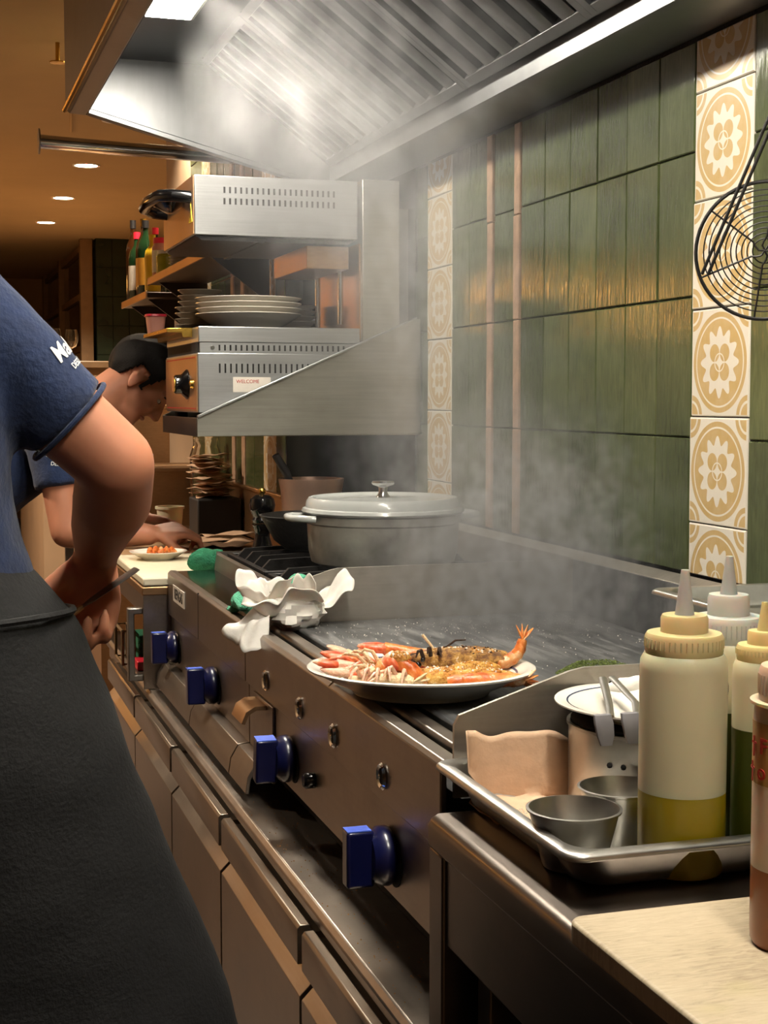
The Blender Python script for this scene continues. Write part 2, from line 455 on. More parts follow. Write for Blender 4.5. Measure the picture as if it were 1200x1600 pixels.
PROWS = [(1.0165, 1.104), (1.104, 1.2795), (1.2795, 1.455), (1.455, 1.6305), (1.6305, 1.806), (1.806, 1.893)]
def column(kind, y0, y1, x=W, parent=None, rows=ROWS, prows=PROWS):
    p = parent or wall
    if kind == 'g':
        for a, b in rows: put_tile('glazed_tile', 'green_glaze', p, x, y0, y1, a, b)
    elif kind == 'p':
        for a, b in prows:
            o = put_tile('patterned_tile', 'pattern_print', p, x, y0, y1, a, b, .002)
            if b - a < .17:      # a cut tile: shift the mesh so the print keeps its size
                full = .1755 - .002; me = o.data
                if not me.get('cut'):
                    me['cut'] = 1; sh = (full - (b - a - .002)) / 2 * (-1 if a < 1.2 else 1)
                    for v in me.vertices: v.co.z += sh if False else 0
                    if a < 1.2:
                        for v in me.vertices: v.co.z -= -(full / 2 - (b - a - .002) / 2)
                    else:
                        for v in me.vertices: v.co.z += -(full / 2 - (b - a - .002) / 2)
                dz = (full / 2 - (b - a - .002) / 2)
                o.location.z += -dz if a < 1.2 else dz
    else:
        for a, b in [(1.017, 1.2445), (1.2445, 1.4775), (1.4775, 1.70), (1.70, 1.893)]: put_tile('trim_tile', 'terracotta_trim', p, x - .004, y0 + .002, y1 - .002, a, b, .002)
y = 2.025
for k in range(8): column('g', y - .1215 * (k + 1), y - .1215 * k)
column('p', 2.025, 2.207)
ys = [2.207, 2.330, 2.4525, 2.575, 2.6985, 2.822, 2.945]
for a, b in zip(ys[:-1], ys[1:]): column('g', a, b)
column('t', 2.945, 2.982); column('g', 2.982, 3.102); column('t', 3.102, 3.14)
column('g', 3.14, 3.257); column('g', 3.257, 3.375); column('p', 3.375, 3.555); column('g', 3.555, 3.637)
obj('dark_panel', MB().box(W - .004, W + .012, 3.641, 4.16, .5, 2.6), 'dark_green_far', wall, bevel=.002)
# far stretch of the right wall, set forward
PX = 1.0
pier = struct(obj('wall_right_far', MB().box(PX + .004, 1.5, 4.165, 6.3, 0, 2.6), 'wall_paint'))
obj('end_cladding', MB().box(PX + .0, 1.5, 4.155, 4.165, .5, 2.6), 'black_gloss', pier)
rr = [(1.025, 1.2445), (1.2445, 1.4775), (1.4775, 1.714), (1.714, 1.95), (1.95, 2.19), (2.19, 2.43)]
pp = [(1.025 + .1755 * k, 1.025 + .1755 * (k + 1)) for k in range(8)]
def pcol(kind, a, b):
    if kind == 't':
        for q in rr: put_tile('trim_tile', 'terracotta_trim', pier, PX - .004, a, b, *q, .002)
    else: column(kind, a, b, PX, pier, rr, pp)
pcol('g', 4.168, 4.284); pcol('p', 4.284, 4.455)
for a, b, k in ((4.455, 4.586, 'g'), (4.586, 4.717, 'g'), (4.717, 4.77, 't'), (4.77, 4.88, 'g'), (4.88, 4.93, 't'), (4.93, 5.05, 'g'), (5.05, 5.17, 'g'), (5.17, 5.29, 'g'), (5.29, 5.46, 'p'), (5.46, 5.58, 'g'), (5.58, 5.70, 'g')): pcol(k, a, b)
obj('splash_sheet', MB().box(PX - .006, PX + .006, 4.17, 6.28, .865, 1.022), 'steel_warm', pier, bevel=.002)
obj('splash_cap', MB().box(PX - .016, PX + .004, 4.17, 6.28, 1.018, 1.03), 'steel_warm', pier, bevel=.003)
struct(obj('floor', MB().box(-3.2, 3, -2.5, 17, -.1, 0), 'floor_tile_mat'))
ceil = struct(obj('ceiling', MB().box(-3.2, 3, -2.5, 17, 2.6, 2.75), 'ceiling_paint'))
obj('ceiling_joint', MB().tube([(.42, 4.3, 2.597), (.72, 7.4, 2.597)], .006, 6), 'ceiling_paint', ceil)
struct(obj('wall_left', MB().box(-2.1, -1.9, -2.5, 17, 0, 2.6), 'wall_paint'))
struct(obj('wall_back', MB().box(-3.2, 3, -2.5, -2.3, 0, 2.6), 'wall_paint'))
struct(obj('wall_far', MB().box(-3.2, 3, 16.6, 16.9, 0, 2.6), 'wall_paint'))
struct(obj('wall_right_recess', MB().box(1.9, 2.1, 6.3, 16.6, 0, 2.6), 'wall_paint'))
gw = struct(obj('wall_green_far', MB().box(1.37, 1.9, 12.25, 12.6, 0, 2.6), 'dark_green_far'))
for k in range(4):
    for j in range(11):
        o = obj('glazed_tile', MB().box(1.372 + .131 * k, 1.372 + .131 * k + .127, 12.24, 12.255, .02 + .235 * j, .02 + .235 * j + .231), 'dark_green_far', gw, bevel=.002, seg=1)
# glazed bar partition at the far end
gp = thing('glazed_partition', 'wood framed glass partition at the far end of the room beside the dark green wall', 'partition', (1.3, 12.6, 0))
for yy in (12.35, 14.3, 16.2): obj('post', MB().box(1.25, 1.35, yy - .05, yy + .05, 0, 2.6), 'wood_frame', gp, bevel=.004)
for zz in (1.72, 2.15, 2.54): obj('rail', MB().box(1.27, 1.33, 12.4, 16.15, zz - .025, zz + .025), 'wood_frame', gp)
obj('panel', MB().box(1.28, 1.32, 12.4, 16.15, .02, 1.69), 'wall_paint', gp)
obj('pane', MB().box(1.297, 1.303, 12.4, 16.15, 1.75, 2.5), 'clear_glass', gp)
# ceiling downlights
for i, yy in enumerate((7.05, 8.45, 9.85, 11.25, 5.65)):
    nm = ['nearest ceiling downlight, half hidden behind the hood edge', 'second ceiling downlight, just below the steel pipe', 'third ceiling downlight in the row', 'farthest and smallest ceiling downlight in the row', 'ceiling downlight above the second cook, hidden by the hood'][i]
    t = thing('ceiling_downlight', 'round warm white ' + nm, 'downlight', (.9, yy, 2.6), group='recessed downlights in the kitchen ceiling')
    obj('trim_ring', MB().lathe([(.062, -.004), (.075, -.006), (.078, 0), (.062, 0)], (0, 0, 0), 28, closed=True), 'paper_white', t, world=False)
    obj('diffuser', MB().lathe([(0, -.003), (.062, -.003), (.062, -.001), (0, -.001)], (0, 0, 0), 28), 'downlight_glow', t, world=False)
    l = D.lights.new('downlight_beam', 'SPOT'); l.energy = DOWNLIGHT * (5 if i < 4 else 3); l.spot_size = R(120); l.spot_blend = .6; l.color = (1, .82, .62); l.shadow_soft_size = .06
    lo = D.objects.new('downlight_beam', l); COL.objects.link(lo); lo.parent = t; lo.location = (0, 0, -.02)
# unseen downlights added for warm fill, and the heat lamps over the serving pass
for i, yy in enumerate((4.6, 6.2, 7.8, 9.4)):
    t = thing('ceiling_downlight', 'added warm fill downlight out of view over the aisle, %s along the serving pass' % ['first', 'second', 'third', 'fourth'][i], 'downlight', (-.9, yy, 2.6), group='recessed downlights in the kitchen ceiling')
    obj('trim_ring', MB().lathe([(.062, -.004), (.075, -.006), (.078, 0), (.062, 0)], (0, 0, 0), 28, closed=True), 'paper_white', t, world=False)
    obj('diffuser', MB().lathe([(0, -.003), (.062, -.003), (.062, -.001), (0, -.001)], (0, 0, 0), 28), 'downlight_glow', t, world=False)
    l = D.lights.new('downlight_beam', 'SPOT'); l.energy = DOWNLIGHT * 6; l.spot_size = R(130); l.spot_blend = .6; l.color = (1, .82, .62); l.shadow_soft_size = .06
    lo = D.objects.new('downlight_beam', l); COL.objects.link(lo); lo.parent = t; lo.location = (0, 0, -.02)
for i, xx in enumerate((-1.0, .35)):  # added lamps, out of view, to brighten what the near steel reflects
    t = thing('ceiling_downlight', 'added warm fill downlight out of view behind the photographer, %s one' % ['left', 'right'][i], 'downlight', (xx, -1.75, 2.6), group='recessed downlights in the kitchen ceiling')
    obj('trim_ring', MB().lathe([(.062, -.004), (.075, -.006), (.078, 0), (.062, 0)], (0, 0, 0), 28, closed=True), 'paper_white', t, world=False)
    obj('diffuser', MB().lathe([(0, -.003), (.062, -.003), (.062, -.001), (0, -.001)], (0, 0, 0), 28), 'downlight_glow', t, world=False)
    l = D.lights.new('downlight_beam', 'SPOT'); l.energy = DOWNLIGHT * 1.4; l.spot_size = R(110); l.spot_blend = .5; l.color = (1, .82, .62); l.shadow_soft_size = .06
    lo = D.objects.new('downlight_beam', l); COL.objects.link(lo); lo.parent = t; lo.location = (0, 0, -.02)
for i, (yy, hw) in enumerate(((8.17, .19), (9.17, .38), (10.35, .15))):
    t = thing('heat_lamp', 'warm rectangular heat lamp over the serving pass, %s of three' % ['first', 'second', 'third'][i], 'lamp', (-1.7, yy, 2.6), group='heat lamps over the serving pass')
    obj('cord', MB().tube([(0, 0, 0), (0, 0, -.5)], .006, 6), 'black_matte', t, world=False)
    obj('lamp_shade', MB().rings([(0, 0, -.84, .16, hw + .05), (0, 0, -.5, .08, hw)], 24, 6), 'brass', t, world=False)
    obj('lamp_glow', MB().box(.162, .170, -hw, hw, -.82, -.59), 'pass_glow', t, world=False)

# ------------------------------------------------------------------ extractor hood
hood = thing('extractor_hood', 'large stainless steel extractor hood with baffle filters above the stove', 'hood', (.8, 2.4, 1.895))
Y0, Y1 = .35, 4.0
obj('grease_gutter', MB().prism([(1.088, 1.903), (1.10, 1.897), (1.2185, 1.897), (1.2185, 2.0), (1.205, 2.0), (1.2, 1.915), (1.1, 1.915), (1.094, 1.951), (1.088, 1.951)], Y0, Y1), 'steel_hood', hood)
obj('back_panel', MB().box(1.205, 1.2185, Y0, Y1, 1.99, 2.6), 'steel_hood', hood)
fr = [(.375, 2.062), (.385, 2.052), (.427, 2.049), (.431, 2.056), (.392, 2.066), (.392, 2.56), (.375, 2.56)]
obj('front_panel', MB().prism(fr, Y0, Y1), 'steel_dull', hood, bevel=.002)
obj('front_liner', MB().prism([(.427, 2.054), (.431, 2.052), (.5, 2.196), (.492, 2.2)], Y0, Y1 - .004), 'steel_hood', hood)
obj('front_edge', MB().tube([(.373, Y0, 2.06), (.373, Y1, 2.06)], .007, 8), 'brass', hood)
# roof with an opening for the strip lamps
obj('roof_panel', MB().box(.49, .74, Y0, Y1 - .003, 2.2, 2.206), 'steel_hood', hood)
obj('top_cover', MB().box(.375, 1.2185, Y0, Y1, 2.56, 2.598), 'steel_dull', hood)
def end_poly(y, t): return MB().prism([(.38, 2.064), (.43, 2.05), (1.0, 1.899), (1.2, 1.899), (1.2, 2.56), (.38, 2.56)], y, y + t)
obj('end_panel', end_poly(Y1 - .004, .006), 'steel_hood', hood); obj('end_panel', end_poly(Y0 - .004, .006), 'steel_hood', hood)
obj('end_lip', MB().prism([(.43, 2.048), (1.0, 1.897), (1.0, 1.912), (.43, 2.063)], Y1 - .035, Y1 - .002), 'steel_hood', hood, bevel=.002)
# inner wedge plate between the end panel and the first filter
sl = Vector((.725 - 1.075, 0, 2.2 - 1.94)); L = sl.length; su = sl / L; sn = Vector((-su.z, 0, su.x)); sn = sn if sn.z < 0 else -sn
def fm(y): return Matrix(((su.x, 0, sn.x, 1.075), (0, 1, 0, y), (su.z, 0, sn.z, 1.94), (0, 0, 0, 1)))
def xf(mb, m): mb.v = [tuple(m @ Vector(v)) for v in mb.v]; return mb
edges = [.52, 1.107, 1.694, 2.281, 2.868, 3.455, 3.94]
for a, b in zip(edges[:-1], edges[1:]):
    wd = b - a; m = fm(a)
    f = obj('baffle_filter', xf(MB().box(0, L, 0, .022, -.03, .004).box(0, L, wd - .022, wd, -.03, .004).box(0, .022, .022, wd - .022, -.03, .004).box(L - .022, L, .022, wd - .022, -.03, .004).box(.0, L, .02, wd - .02, -.036, -.03), m), 'steel_hood', hood, bevel=.0015)
    ns = 6; pt = (wd - .044) / ns
    for k in range(ns):
        c = .022 + pt * (k + .5); h = pt * .27
        sm = MB().prism([(c - h, -.002), (c - h + .006, .003), (c + h - .006, .003), (c + h, -.002), (c + h, -.018), (c + h - .003, -.018), (c + h - .003, -.004), (c - h + .003, -.004), (c - h + .003, -.018), (c - h, -.018)], .02, L - .02, 'x')
        o = obj('slat', xf(sm, m), 'steel_hood', f, world=False)
        c2 = c + pt * .5
        if k < ns - 1:
            sm = MB().prism([(c2 - h, -.028), (c2 - h, -.013), (c2 - h + .003, -.013), (c2 - h + .005, -.024), (c2 + h - .005, -.024), (c2 + h - .003, -.013), (c2 + h, -.013), (c2 + h, -.028)], .02, L - .02, 'x')
            obj('rear_slat', xf(sm, m), 'baffle_dark', f, world=False)
for a, b in ((2.88, 3.50), (1.35, 1.97), (.5, .95)):
    lm = obj('strip_lamp', MB().box(.503, .627, a - .012, b + .012, 2.192, 2.2), 'steel_clean', hood, bevel=.002)
    obj('diffuser', MB().box(.513, .617, a, b, 2.189, 2.1925), 'hood_diffuser', lm, world=False)
# steel pipe rail carried by the wall behind the hood
p = thing('steel_pipe', 'brushed steel pipe with flanged end running under the ceiling past the hood', 'pipe', (.35, 4.6, 2.07))
obj('pipe', MB().tube([(.35, 4.6, 2.076), (.6, 4.6, 2.066), (1.004, 4.6, 2.055)], .021, 20), 'chrome', p)
obj('flange', MB().lathe([(0, 0), (.038, 0), (.038, .004), (.0, .004)], (.35, 4.6, 2.076), 24, mat=Matrix.Rotation(R(90), 3, 'Y')), 'steel_dull', p)
# ceiling sprinkler
p = thing('ceiling_sprinkler', 'small sprinkler head on a short stem under the ceiling', 'sprinkler', (.5, 5.6, 2.6))
obj('stem', MB().tube([(0, 0, 0), (0, 0, -.07)], .008, 10), 'brass', p, world=False)
obj('deflector', MB().lathe([(0, -.075), (.03, -.073), (.03, -.069), (0, -.069)], (0, 0, 0), 12), 'brass', p, world=False)

# ------------------------------------------------------------------ flashing behind the stove
struct(obj('trim_1', MB().prism([(1.186, .985), (1.19, 1.003), (1.2185, 1.014), (1.2185, .9), (1.19, .9)], 1.0, 3.63), 'steel_splash', None, bevel=.001))

# ------------------------------------------------------------------ griddle stove
FX = .544
st = thing('griddle_stove', 'wide gas griddle with dark steel plate, steel fascia and blue knobs', 'griddle', (.87, 2.06, .62))
GY0, GY1 = 1.535, 2.583
obj('body', MB().box(.60, 1.18, GY0 + .003, GY1 - .003, .622, .86), 'dark_void', st)  # coloured near-black for the shaded gap under the knob panel
obj('fascia', MB().prism([(FX, .802), (FX, .899), (FX + .006, .905), (FX + .026, .905), (FX + .026, .895), (FX + .008, .895), (FX + .008, .802)], GY0, GY1), 'steel_stove', st, bevel=.0015)
kp = obj('knob_panel', MB().box(.551, .562, GY0, GY1, .685, .805), 'steel_stove', st, bevel=.002)
obj('inner_rail', MB().prism([(.588, .80), (.588, .897), (.592, .902), (.612, .902), (.618, .895), (.618, .86), (.63, .86), (.63, .80)], GY0, GY1), 'steel_stove', st, bevel=.002)
obj('channel', MB().box(.57, .60, GY0, GY1, .80, .86), 'dark_void', st)
obj('griddle_plate', MB().box(.624, 1.182, GY0 + .006, GY1 - .006, .875, .905), 'griddle_plate', st, bevel=.004)
def splash(y, t): return MB().prism([(.560, .862), (.560, .945), (.566, .956), (.70, .9985), (.718, 1.002), (1.186, 1.003), (1.186, .862)], y, y + t)
obj('end_splash', splash(GY1 - .004, .005), 'steel_splash', st)
ns = obj('end_splash', splash(GY0 - .001, .005), 'steel_splash', st)
obj('vent_hole', MB().lathe([(0, 0), (.0075, 0), (.0075, .001), (0, .001)], (.755, GY0 - .0012, .978), 16, mat=Matrix.Rotation(R(90), 3, 'X')), 'dark_void', ns, world=False)
obj('back_splash', MB().box(1.182, 1.187, GY0, GY1, .862, 1.003), 'griddle_plate', st)
for yy in (2.41, 2.176, 1.98, 1.747):
    m = Matrix.Rotation(R(-90), 3, 'Y')
    b = obj('bezel', MB().lathe([(.010, 0), (.0165, 0), (.0175, .003), (.0145, .006), (.0105, .004)], (FX, yy, .836), 24, closed=True, mat=m), 'chrome', st)
    obj('drain_hole', MB().lathe([(0, 0), (.0105, 0), (.0105, .002), (0, .002)], (FX, yy, .836), 20, mat=m), 'dark_void', b, world=False)
def gas_knob(parent, yy, zz, turn=0, s=1.0):
    m = Matrix.Rotation(R(-90), 3, 'Y')
    k = obj('control_knob', MB().lathe([(0, 0.004), (.036, .004), (.038, .008), (.037, .018), (.031, .026), (.028, .03), (0, .03)], (.552, yy, zz), 32, mat=m), 'knob_blue', parent)
    obj('spindle_hole', MB().lathe([(0, 0), (.03, 0), (.03, .002), (0, .002)], (.5515, yy - .016, zz - .006), 24, mat=m), 'dark_void', k, world=False)
    g = MB().box(-.062, -.026, -.0125, .0125, -.036, .036)
    rm = Matrix.Translation((.552, yy, zz)) @ Matrix.Rotation(R(turn), 4, 'X')
    obj('knob_grip', xf(g, rm), 'knob_blue', k, world=False, bevel=.004, seg=3)
    obj('knob_top_glint', xf(MB().box(-.061, -.03, -.0115, .0115, .0355, .037), rm), 'knob_glint', k, world=False)  # glint painted as a pale strip along the grip top
    return k
gas_knob(st, 2.264, .737, 8); gas_knob(st, 1.739, .737, 0)
obj('igniter_button', MB().lathe([(0, 0), (.012, 0), (.012, .014), (.009, .018), (0, .018)], (.551, 2.12, .737), 18, mat=Matrix.Rotation(R(-90), 3, 'Y')), 'black_gloss', st)
dh = obj('drip_tray_front', MB().box(.546, .551, 2.38, 2.53, .665, .795), 'steel_stove', st, bevel=.001)
obj('tray_pull', MB().prism([(.552, .79), (.552, .783), (.528, .783), (.515, .776), (.508, .76), (.502, .762), (.510, .781), (.526, .79)], 2.42, 2.505), 'steel_warm', dh, world=False)

# ------------------------------------------------------------------ burner range
rg = thing('burner_range', 'open gas burner range with cast iron grates between griddle and white board', 'range', (.87, 3.03, .62))
RY0, RY1 = 2.588, 3.462
obj('body', MB().box(.60, 1.18, RY0, RY1 - .003, .622, .868), 'dark_void', rg)
fs = obj('fascia', MB().prism([(FX, .802), (FX, .899), (FX + .006, .905), (FX + .02, .905), (FX + .02, .895), (FX + .008, .895), (FX + .008, .802)], RY0, RY1), 'steel_stove', rg, bevel=.0015)
obj('seam', MB().box(FX - .0006, FX + .002, 3.06, 3.062, .804, .902), 'dark_void', fs, world=False)
obj('knob_panel', MB().box(.551, .562, RY0, RY1, .685, .805), 'steel_stove', rg, bevel=.002)
obj('front_top', MB().box(FX + .012, .665, RY0, RY1, .868, .903), 'black_gloss', rg, bevel=.002)
obj('burner_tray', MB().box(.66, 1.18, RY0, RY1, .868, .90), 'black_iron', rg)
obj('well_rim', MB().prism([(.655, .90), (.66, .94), (.668, .944), (.672, .94), (.672, .90)], RY0, RY1), 'steel_dull', rg, bevel=.001)
obj('side_rim', MB().box(.66, 1.18, RY1 - .006, RY1, .9, .946), 'steel_dull', rg)
gas_knob(rg, 2.896, .737, -4); gas_knob(rg, 3.37, .737, -4)
obj('drip_rail', MB().prism([(.551, .690), (.551, .682), (.534, .678), (.522, .660), (.518, .635), (.512, .636), (.516, .664), (.530, .688)], 2.44, 2.583), 'steel_stove', st, bevel=.001)
obj('drip_rail', MB().prism([(.551, .690), (.551, .682), (.534, .678), (.522, .660), (.518, .635), (.512, .636), (.516, .664), (.530, .688)], 2.589, 3.0), 'steel_stove', rg, bevel=.001)
obj('drip_rail', MB().prism([(.551, .690), (.551, .682), (.534, .678), (.522, .660), (.518, .635), (.512, .636), (.516, .664), (.530, .688)], 3.005, 3.455), 'steel_stove', rg, bevel=.001)
for gy in (2.81, 3.24):
    for gx in (.80, 1.05):
        g = obj('grate', MB().box(gx - .118, gx + .118, gy - .2, gy - .186, .93, .945).box(gx - .118, gx + .118, gy + .186, gy + .2, .93, .945).box(gx - .118, gx - .105, gy - .19, gy + .19, .93, .945).box(gx + .105, gx + .118, gy - .19, gy + .19, .93, .945), 'black_iron', rg, bevel=.002)
        for q in (-.13, -.045, .045, .13):
            obj('grate_bar', MB().prism([(gx - .116, .935), (gx - .09, .962), (gx - .01, .965), (gx + .09, .962), (gx + .116, .935), (gx + .1, .93), (gx - .1, .93)], gy + q - .006, gy + q + .006), 'black_iron', g, world=False)
        obj('burner_cap', MB().lathe([(0, .93), (.04, .93), (.048, .922), (.05, .9), (0, .9)], (gx, gy, 0), 24), 'black_iron', rg)
lb = obj('name_plate', MB().box(FX - .002, FX - .0002, 3.225, 3.375, .845, .882), 'label_paper', fs, world=False)
text('REPAGAS', .034, 'print_black', 'lettering', lb, frame((FX - .0022, 3.30, .8635), (0, -1, 0), (0, 0, 1)), .0003, True, sx=.78).location = (0, 0, 0)

# ------------------------------------------------------------------ refrigerated base with drawers
fz = thing('refrigerated_base', 'low stainless refrigerated drawer cabinet running under the stove', 'cabinet', (.85, 2.8, 0))
FY0, FY1 = 1.49, 4.4
obj('worktop', MB().prism([(.495, .596), (.493, .612), (.501, .62), (1.18, .62), (1.18, .596)], FY0, FY1), 'steel_ledge', fz, bevel=.002)
obj('body', MB().box(.535, 1.18, FY0, FY1, .12, .575), 'dark_void', fz)
obj('upper_rail', MB().box(.515, .54, FY0, FY1, .545, .597), 'steel_fridge', fz)
bounds = [1.35, 1.905, 2.47, 3.0, 3.55, 4.1]
for a, b in zip(bounds[:-1], bounds[1:]):
    a = max(a, FY0)
    d = obj('drawer', MB().prism([(.474, .13), (.474, .494), (.514, .534), (.534, .534), (.534, .13)], a + .006, b - .006), 'steel_fridge', fz, bevel=.001)
    obj('handle_strip', MB().prism([(.473, .537), (.473, .587), (.477, .592), (.49, .592), (.494, .58), (.515, .58), (.515, .566), (.481, .566), (.481, .537)], a + .012, b - .012), 'steel_fridge', d, world=False, bevel=.001)
for yy in (1.6, 2.9, 4.2):
    for xx in (.58, 1.1): obj('foot', MB().lathe([(.025, 0), (.028, .004), (.02, .02), (.018, .12), (0, .12)], (xx, yy, 0), 16), 'black_matte', fz)

# ------------------------------------------------------------------ near counter
nc = thing('steel_counter', 'dark stainless steel counter with rounded edge in the near right corner', 'counter', (.85, .4, 0))
CX, CZ, CY = .508, .865, 1.475
obj('worktop', MB().prism([(CX, .83), (CX, .853), (CX + .004, .861), (CX + .012, .865), (1.215, .865), (1.215, .83)], -.8, CY), 'steel_counter', nc, bevel=.003, seg=3)
obj('front_apron', MB().box(CX + .006, CX + .014, -.8, CY - .04, .735, .83), 'steel_counter', nc, bevel=.002)
obj('corner_post', MB().box(CX + .002, CX + .045, CY - .043, CY, 0, .83), 'steel_counter', nc, bevel=.003)
obj('inner_post', MB().box(CX + .03, CX + .07, CY - .11, CY - .075, 0, .735), 'steel_counter', nc, bevel=.002)
obj('side_panel', MB().box(CX + .045, 1.2, CY - .03, CY - .02, .05, .83), 'steel_counter', nc)
obj('low_shelf', MB().box(CX + .03, 1.2, -.8, CY - .045, .2, .22), 'steel_counter', nc)
dr = obj('cabinet_front', MB().box(CX + .05, CX + .06, .5, CY - .12, .23, .66), 'steel_warm', nc, bevel=.002)
obj('screw', MB().ball((CX + .049, 1.30, .64), .004, 8), 'chrome', dr, world=False)
obj('back_leg', MB().box(1.15, 1.2, CY - .05, CY - .0, 0, .83), 'steel_counter', nc)

# ------------------------------------------------------------------ far counter
fc = thing('far_counter', 'steel counter past the range with a white top where the second cook works', 'counter', (.75, 4.6, .62))
obj('end_panel', MB().box(.487, .60, 3.474, 3.482, .622, .86), 'steel_fridge', fc, bevel=.001)
obj('body', MB().box(.66, .985, 3.484, 5.6, .622, .845), 'steel_fridge', fc)
obj('front_band', MB().box(.487, .512, 3.484, 5.6, .80, .845), 'steel_fridge', fc)
obj('top', MB().box(.484, .985, 3.47, 5.6, .846, .866), 'steel_warm', fc, bevel=.003)
for yy in (4.4, 5.5): obj('front_post', MB().box(.49, .52, yy, yy + .03, .622, .846), 'steel_fridge', fc)
obj('rail_bar', MB().prism([(.488, .64), (.452, .64), (.452, .815), (.488, .815), (.488, .80), (.468, .80), (.468, .655), (.488, .655)], 3.485, 3.51), 'steel_dull', fc, bevel=.003)
tag(obj('white_board', MB().box(.488, .70, 3.475, 4.02, .867, .887), 'board_white', None, bevel=.004), 'white plastic chopping board lying on the far steel counter', 'chopping board')
# ------------------------------------------------------------------ salamander grill on its wall bracket
br = thing('wall_bracket', 'stainless wall bracket with triangular side plates carrying the salamander grill', 'bracket', (.9, 3.85, 1.216))
def tri(y, t): return MB().prism([(.642, 1.216), (.642, 1.262), (.652, 1.268), (1.205, 1.512), (1.2185, 1.512), (1.2185, 1.219)], y, y + t)
sp = obj('side_plate', tri(3.598, .004), 'steel_bracket', br, bevel=.001)
obj('folded_edge', MB().prism([(.642, 1.262), (1.205, 1.511), (1.205, 1.515), (.642, 1.268)], 3.585, 3.602), 'steel_salamander', sp, world=False, bevel=.001)
obj('side_plate', tri(4.13, .004), 'steel_bracket', br, bevel=.001)
obj('shelf_plate', MB().box(.644, 1.2185, 3.602, 4.13, 1.216, 1.222), 'steel_bracket', br)
obj('front_lip', MB().box(.640, .645, 3.602, 4.13, 1.216, 1.262), 'shelf_dark', br, bevel=.001)
sg = thing('salamander_grill', 'steel salamander grill with lifted top and black dial, plates stacked on it', 'grill', (.85, 3.85, 1.222))
SY0, SY1 = 3.615, 4.105
for xx in (.68, 1.02):
    for yy in (3.66, 4.06): obj('foot', MB().lathe([(.018, 0), (.018, .052), (0, .052)], (xx, yy, 1.222), 14), 'black_matte', sg)
bd = obj('base_body', MB().box(.648, 1.06, SY0, SY1, 1.274, 1.421), 'steel_salamander', sg, bevel=.002)
obj('vent_band', MB().box(.653, 1.06, SY0 + .002, SY1 - .002, 1.421, 1.447), 'steel_salamander', sg, bevel=.001)
obj('front_gap_shade', MB().box(.6505, .655, SY0 + .01, SY1 - .01, 1.418, 1.447), 'dark_void', sg)  # dark strip painted in for shade inside the gap
obj('top_tray', MB().box(.650, 1.062, SY0, SY1, 1.447, 1.486), 'steel_salamander', sg, bevel=.002)
obj('crumb_ledge', MB().prism([(.585, 1.474), (.585, 1.484), (.65, 1.486), (.65, 1.462), (.625, 1.462), (.622, 1.474)], 3.70, SY1 - .004), 'brass', sg, bevel=.001)
fp = obj('front_panel', MB().box(.6455, .6485, SY0 + .006, SY1 - .006, 1.278, 1.416), 'steel_warm', sg)
for zz in (1.283, 1.409): obj('red_line', MB().box(.6448, .6456, SY0 + .02, SY1 - .03, zz, zz + .003), 'print_red', fp, world=False)
mR = Matrix.Rotation(R(-90), 3, 'Y')
kb = obj('thermostat_dial', MB().lathe([(0, 0), (.038, 0), (.038, .003), (.027, .014), (.025, .017), (.024, .031), (.021, .034), (0, .034)], (.6455, 3.755, 1.345), 32, mat=mR), 'black_gloss', sg)
obj('dial_cap', MB().lathe([(0, 0), (.02, 0), (.02, .002), (0, .002)], (.6115, 3.755, 1.345), 24, mat=mR), 'brass', kb, world=False)
obj('indicator_lamp', MB().lathe([(0, 0), (.012, 0), (.010, .008), (0, .010)], (.6455, 3.672, 1.345), 16, mat=mR), 'brass', sg)
text('Sam', .05, 'print_black', 'lettering', fp, frame((.6452, 3.945, 1.345), (0, -1, 0), (0, 0, 1)), .0003).location = (0, 0, 0)
# side slots
def slots(parent, x0, n, dx, z0, z1, y, w=.0042):
    for k in range(n):
        obj('vent_slot', MB().box(x0 + k * dx, x0 + k * dx + w, y - .0008, y + .002, z0, z1), 'dark_void', parent, world=False)
vb = bd
slots(bd, .70, 22, .0140, 1.372, 1.395, SY0)
slots(bd, .70, 24, .0138, 1.427, 1.441, SY0 + .0015)
pl = obj('rating_plate', MB().box(.735, .83, SY0 - .0012, SY0 + .001, 1.325, 1.362), 'label_paper', bd, world=False)
text('WELCOME', .012, 'print_red', 'lettering', sg, frame((.772, SY0 - .0014, 1.351), (1, 0, 0), (0, 0, 1)), .0002)
obj('side_screw', MB().lathe([(0, 0), (.006, 0), (.004, .003), (0, .003)], (.685, SY0 + .002, 1.434), 14, mat=Matrix.Rotation(R(90), 3, 'X')), 'chrome', sg)
uh = obj('upper_hood', MB().box(.640, 1.052, 3.600, 4.06, 1.706, 1.850), 'steel_salamander', sg, bevel=.002)
slots(uh, .712, 21, .0138, 1.808, 1.823, 3.600, .0048); slots(uh, .712, 21, .0138, 1.781, 1.796, 3.600, .0048)
obj('hood_front', MB().box(.6375, .641, 3.602, 4.058, 1.708, 1.848), 'steel_warm', sg)
obj('burner_skirt', MB().prism([(.645, 1.704), (.66, 1.694), (1.03, 1.694), (1.045, 1.704)], 3.61, 4.05), 'black_iron', sg)
obj('burner_divider', MB().box(.80, .815, 3.61, 4.05, 1.690, 1.696), 'black_iron', sg)
obj('heater_block', MB().box(.93, 1.04, 3.64, 4.0, 1.635, 1.692), 'steel_warm', sg, bevel=.002)
obj('column', MB().box(1.068, 1.166, 3.612, 4.08, 1.274, 1.858), 'steel_bracket', sg, bevel=.002)
obj('column_face', MB().box(1.064, 1.068, 3.63, 4.07, 1.46, 1.70), 'steel_warm', sg)  # warm reflection on the column, tinted into this plate
